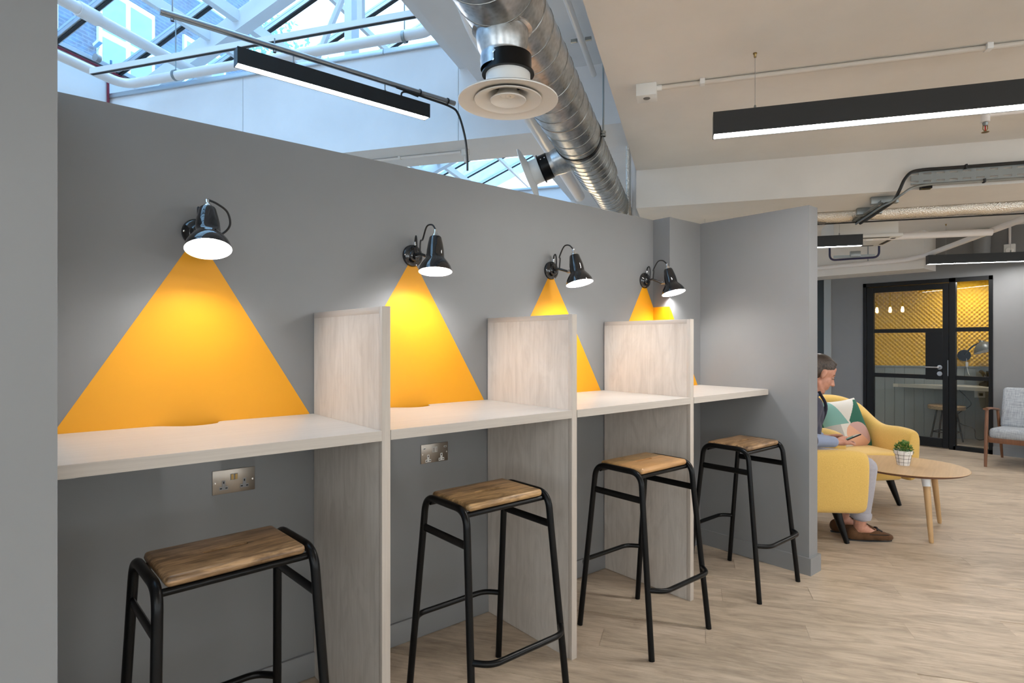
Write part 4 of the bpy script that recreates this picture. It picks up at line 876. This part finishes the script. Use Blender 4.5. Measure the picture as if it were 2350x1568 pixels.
# ================================================================== THE SEATED MAN
def person():
    t = empty('person', (CB[0], CB[1], 0), AB_, 'man in slate jacket and grey chinos sitting in the armchair looking down at a phone', 'person')
    y0 = -.085                                   # his middle, a little towards the camera side
    V = Vector
    hip = V((-.10, y0, .50)); waist = V((-.01, y0, .64)); chest = V((.085, y0, .82)); neck = V((.145, y0, .955))
    HC = V((.205, y0, 1.075)); hr = Euler((0, R(27), 0)).to_matrix()          # head centre, pitched down
    def hp(x, y, z): return HC + hr @ V((x, y, z))
    shl, shr = V((.08, y0 + .18, .885)), V((.08, y0 - .18, .885))
    ell, elr = V((.01, y0 + .25, .655)), V((.01, y0 - .225, .670)); wrl, wrr = V((.275, y0 + .09, .635)), V((.275, y0 - .075, .632))
    kl, kr = V((.44, y0 + .075, .485)), V((.445, y0 - .115, .475)); al, ar = V((.375, y0 + .045, .085)), V((.405, y0 - .115, .085))
    bm = bmesh.new()
    # skull, jaw, features
    bm_ball(bm, hp(-.012, 0, .035), (.098, .076, .090), hr, 3); bm_ball(bm, hp(.030, 0, -.035), (.062, .062, .078), hr, 3)
    bm_ball(bm, hp(.058, 0, -.098), (.028, .030, .020), hr); bm_ball(bm, hp(.066, 0, .030), (.022, .050, .016), hr); bm_ball(bm, hp(.056, 0, .062), (.024, .050, .030), hr)
    bm_caps(bm, hp(.085, 0, .015), .009, hp(.110, 0, -.026), .0125, .3); bm_ball(bm, hp(.097, .010, -.030), .009, None); bm_ball(bm, hp(.097, -.010, -.030), .009, None)
    bm_ball(bm, hp(.083, 0, -.058), (.012, .024, .007), hr); bm_ball(bm, hp(.081, 0, -.071), (.011, .021, .0075), hr)
    for s in (-1, 1): bm_ball(bm, hp(-.008, s * .077, .0), (.015, .008, .029), hr); bm_ball(bm, hp(-.008, s * .074, -.022), (.010, .007, .012), hr); bm_ball(bm, hp(.045, s * .042, -.025), (.026, .022, .03), hr); bm_caps(bm, hp(-.01, s * .05, -.055), .02, hp(.045, s * .03, -.098), .02)
    bm_caps(bm, hp(-.025, 0, -.05), .054, neck, .058); bm_caps(bm, neck, .058, chest, .085)
    for a, b, c, d in ((hip, .135, waist, .125), (waist, .125, chest, .135)): bm_caps(bm, a, c if False else b, c, d) if False else bm_caps(bm, a, b, c, d)
    for s, e, w in ((shl, ell, wrl), (shr, elr, wrr)):
        bm_caps(bm, chest + V((0, 0, .06)), .075, s, .055); bm_caps(bm, s, .052, e, .040); bm_caps(bm, e, .040, w, .026)
    for k, a, sy in ((kl, al, .09), (kr, ar, -.09)):
        bm_caps(bm, hip + V((.02, sy, -.01)), .088, k, .057); bm_caps(bm, k, .055, a.lerp(k, .55), .052); bm_caps(bm, a.lerp(k, .55), .052, a, .036); bm_caps(bm, a, .036, a + V((.10, 0, -.035)), .028); bm_caps(bm, a + V((-.025, 0, -.04)), .026, a + V((.10, 0, -.05)), .024)
    # hands: palm, four bent fingers, thumb; both hold the phone
    PH = V((.385, y0 - .005, .632))
    def hand(w, s):
        d = V((.98, -s * .18, -.04)).normalized(); side = V((d.y, -d.x, 0)) * s * 1.0; pc = w + d * .055
        bm_caps(bm, w, .023, pc, .024, .3); bm_caps(bm, pc + side * .016, .016, w + d * .085 + side * .018, .015); bm_caps(bm, pc - side * .016, .016, w + d * .085 - side * .018, .015)
        for q, (off, ln_) in enumerate(((.026, .064), (.009, .074), (-.009, .069), (-.026, .054))):
            k0 = w + d * .088 + side * off; k1 = k0 + d * ln_ * .45 + V((0, -s * .010, -.010)); k2 = k1 + d * ln_ * .33 + V((0, -s * .016, -.004)); k3 = k2 + d * ln_ * .18 + V((0, -s * .018, .006))
            bm_caps(bm, k0, .0092, k1, .0085, .5); bm_caps(bm, k1, .0085, k2, .0078, .5); bm_caps(bm, k2, .0078, k3, .0068, .5)
        t0 = w + d * .03 + V((0, -s * .018, .014)); t1 = t0 + d * .035 + V((0, -s * .014, .012)); t2 = t1 + d * .032 + V((0, -s * .004, .001)); bm_caps(bm, t0, .0125, t1, .0105, .4); bm_caps(bm, t1, .0105, t2, .0085, .4)
    hand(wrl, 1); hand(wrr, -1)
    body = link('body', blob(bm, .0052, 3), skin, t)
    # hair shell
    bm = bmesh.new(); bm_ball(bm, hp(-.021, 0, .052), (.099, .0775, .084), hr, 4); bm_ball(bm, hp(-.047, 0, .02), (.073, .0775, .085), hr, 4); bm_ball(bm, hp(-.066, 0, -.03), (.046, .064, .055), hr, 3); bm_ball(bm, hp(.020, 0, .104), (.048, .052, .018), hr, 3)
    hme = blob(bm, .005, 2); link('hair', hme, hair_m, t)
    for s in (-1, 1):
        tube('eyebrow', smooth_path([hp(.064, s * .048, .028), hp(.078, s * .032, .036), hp(.084, s * .014, .033)], 4), .004, hair_m, t, 6)
        bm = bmesh.new(); bm_ball(bm, hp(.073, s * .032, .010), .0105, None, 2); link('eye', from_bm(bm, True), mat('eye white', (.34, .19, .13), .4) if s < 0 else bpy.data.materials['eye white'], t)
        bm = bmesh.new(); bm_ball(bm, hp(.081, s * .033, .008), .0052, None, 2); link('iris', from_bm(bm, True), dark_slot, t)
    # jacket (body and lapels), shirt sleeves
    bm = bmesh.new(); bm_caps(bm, hip + V((0, 0, .02)), .152, waist, .145); bm_caps(bm, waist, .145, chest, .15)
    for s, e in ((shl, ell), (shr, elr)): bm_caps(bm, chest + V((-.01, 0, .055)), .085, s, .068); bm_caps(bm, s, .068, e, .060); bm_caps(bm, e, .060, e + V((.03, 0, -.004)), .058)
    bm_ball(bm, (chest + waist) / 2 + V((.03, 0, 0)), (.14, .175, .17))
    jk = link('jacket', blob(bm, .008, 4), slate_cloth, t)
    tube('lapel', smooth_path([neck + V((.03, -.06, .01)), chest + V((.13, -.07, .03)), waist + V((.16, -.05, .02)), waist + V((.155, -.01, -.09))], 6), .016, slate_cloth, t, 8, flat=(.4, 1.3))
    bm = bmesh.new()
    for s, e, w in ((shl, ell, wrl), (shr, elr, wrr)): bm_caps(bm, e, .052, w + (e - w) * .10, .038)
    bm_ball(bm, neck + V((.0, 0, -.01)), (.066, .07, .03)); link('shirt', blob(bm, .007, 3), shirt_cloth, t)
    # trousers with turn-ups
    bm = bmesh.new(); bm_ball(bm, hip + V((0, 0, -.01)), (.15, .18, .12))
    for k, a, sy in ((kl, al, .09), (kr, ar, -.09)):
        an = a + (k - a) * .22; bm_caps(bm, hip + V((.02, sy, -.005)), .10, k, .070); bm_caps(bm, k, .070, k.lerp(an, .45), .066); bm_caps(bm, k.lerp(an, .45), .066, an, .058)
    tr_ = link('trousers', blob(bm, .007, 3), chino, t)
    for k, a in ((kl, al), (kr, ar)):
        an = a + (k - a) * .16; q = (k - a).normalized(); rot = V((0, 0, 1)).rotation_difference(q)
        c = lathe('turn_up', [(.052, -.004), (.060, -.003), (.064, .012), (.0635, .034), (.058, .042), (.050, .040)], chino, t, 28, an); c.rotation_mode = 'QUATERNION'; c.rotation_quaternion = rot
    # loafers
    for a in (al, ar):
        sh = empty('loafer', (a.x, a.y, 0)); sh.parent = t
        bm = bmesh.new()
        bm_ball(bm, (-.044, 0, .044), (.040, .033, .044), None, 3); bm_ball(bm, (-.01, 0, .032), (.065, .036, .034), None, 3); bm_ball(bm, (.045, 0, .034), (.075, .041, .036), None, 3); bm_ball(bm, (.085, 0, .040), (.060, .042, .038), None, 3); bm_ball(bm, (.125, 0, .030), (.066, .042, .031), None, 3); bm_ball(bm, (.165, 0, .025), (.046, .036, .025), None, 3)
        for v in bm.verts: v.co.z = max(v.co.z, .006)
        link('upper', blob(bm, .0045, 6), suede, sh)
        pl = [(-.077 + .277 * k / 20, .034 * (math.sin(PI * min(1, (k + .4) / 20.8)) ** .5)) for k in range(21)]; prism('sole', pl + [(x, -y) for x, y in pl[::-1]], 0, .008, black_rubber, sh)
        tube('apron_seam', smooth_path([(.045, -.0415, .050), (.10, -.0420, .050), (.155, -.032, .046), (.188, -.012, .040), (.192, 0, .039), (.188, .012, .040), (.155, .032, .046), (.10, .0420, .050), (.045, .0415, .050)], 5), .0022, dark_slot, sh, 6)
        box('tongue', -.018, .022, -.027, .027, -.004, .004, suede, sh, bev=.003, loc=(.070, 0, .090), rot=(0, R(38), 0)); tube('bow', smooth_path([(.100, -.026, .074), (.106, -.008, .084), (.104, .010, .083), (.098, .026, .074)], 5), .0055, black_rubber, sh, 8)
        for s in (-1, 1): tube('tassel', [(.106, s * .004, .080), (.134, s * .018, .064)], .0045, black_rubber, sh, 8)
    ph = empty('smartphone', (0, 0, 0)); ph.matrix_world = Matrix.Identity(4)
    bpy.context.view_layer.update()
    M = t.matrix_world; ph.location = M @ V((PH.x + .008, PH.y, PH.z + .012)); ph.rotation_euler = (R(-12), R(-24), AB_); tag(ph, 'black smartphone held in both hands of the seated man', 'phone')
    box('case', -.072, .072, -.036, .036, -.004, .004, black, ph, bev=.003); box('screen', -.066, .066, -.033, .033, .004, .0046, black_gloss, ph)
person()

# three bare pendant bulbs over the space behind the desk wall (seen mirrored in the door glass)
t = empty('pendant_stand', (4.06, 6.2, 0), 0, 'brass post and rail carrying bare bulbs behind the desk wall', 'stand')
tube('post', [(0, 0, 0), (0, 0, 2.45)], .02, brass, t, 12); tube('rail', fillet([(0, 0, 2.40), (0, 0, 2.46), (0, -2.6, 2.46)], .05), .014, brass, t, 10); lathe('foot_plate', [(0, 0), (.16, 0), (.16, .012), (.02, .02), (0, .02)], brass, t, 28)
warm = emit('warm bulb', (1, .72, .4), 45)
for y, lb in ((4.28, 'bare pendant bulb behind the desk wall, nearest the brass post'), (4.05, 'bare pendant bulb behind the desk wall, middle of three'), (3.84, 'bare pendant bulb behind the desk wall, at the free end of the rail')):
    t = empty('pendant_bulb', (4.06, y, 1.91), 0, lb, 'light', 'bare pendant bulbs')
    tube('flex', [(0, 0, .13), (0, 0, .536)], .005, black_rubber, t, 8); lathe('holder', [(.016, .06), (.018, .12), (.01, .14), (0, .14)], brass, t, 14); lathe('bulb', [(0, -.06), (.022, -.05), (.03, -.02), (.022, .03), (.014, .06), (0, .06)], warm, t, 16)
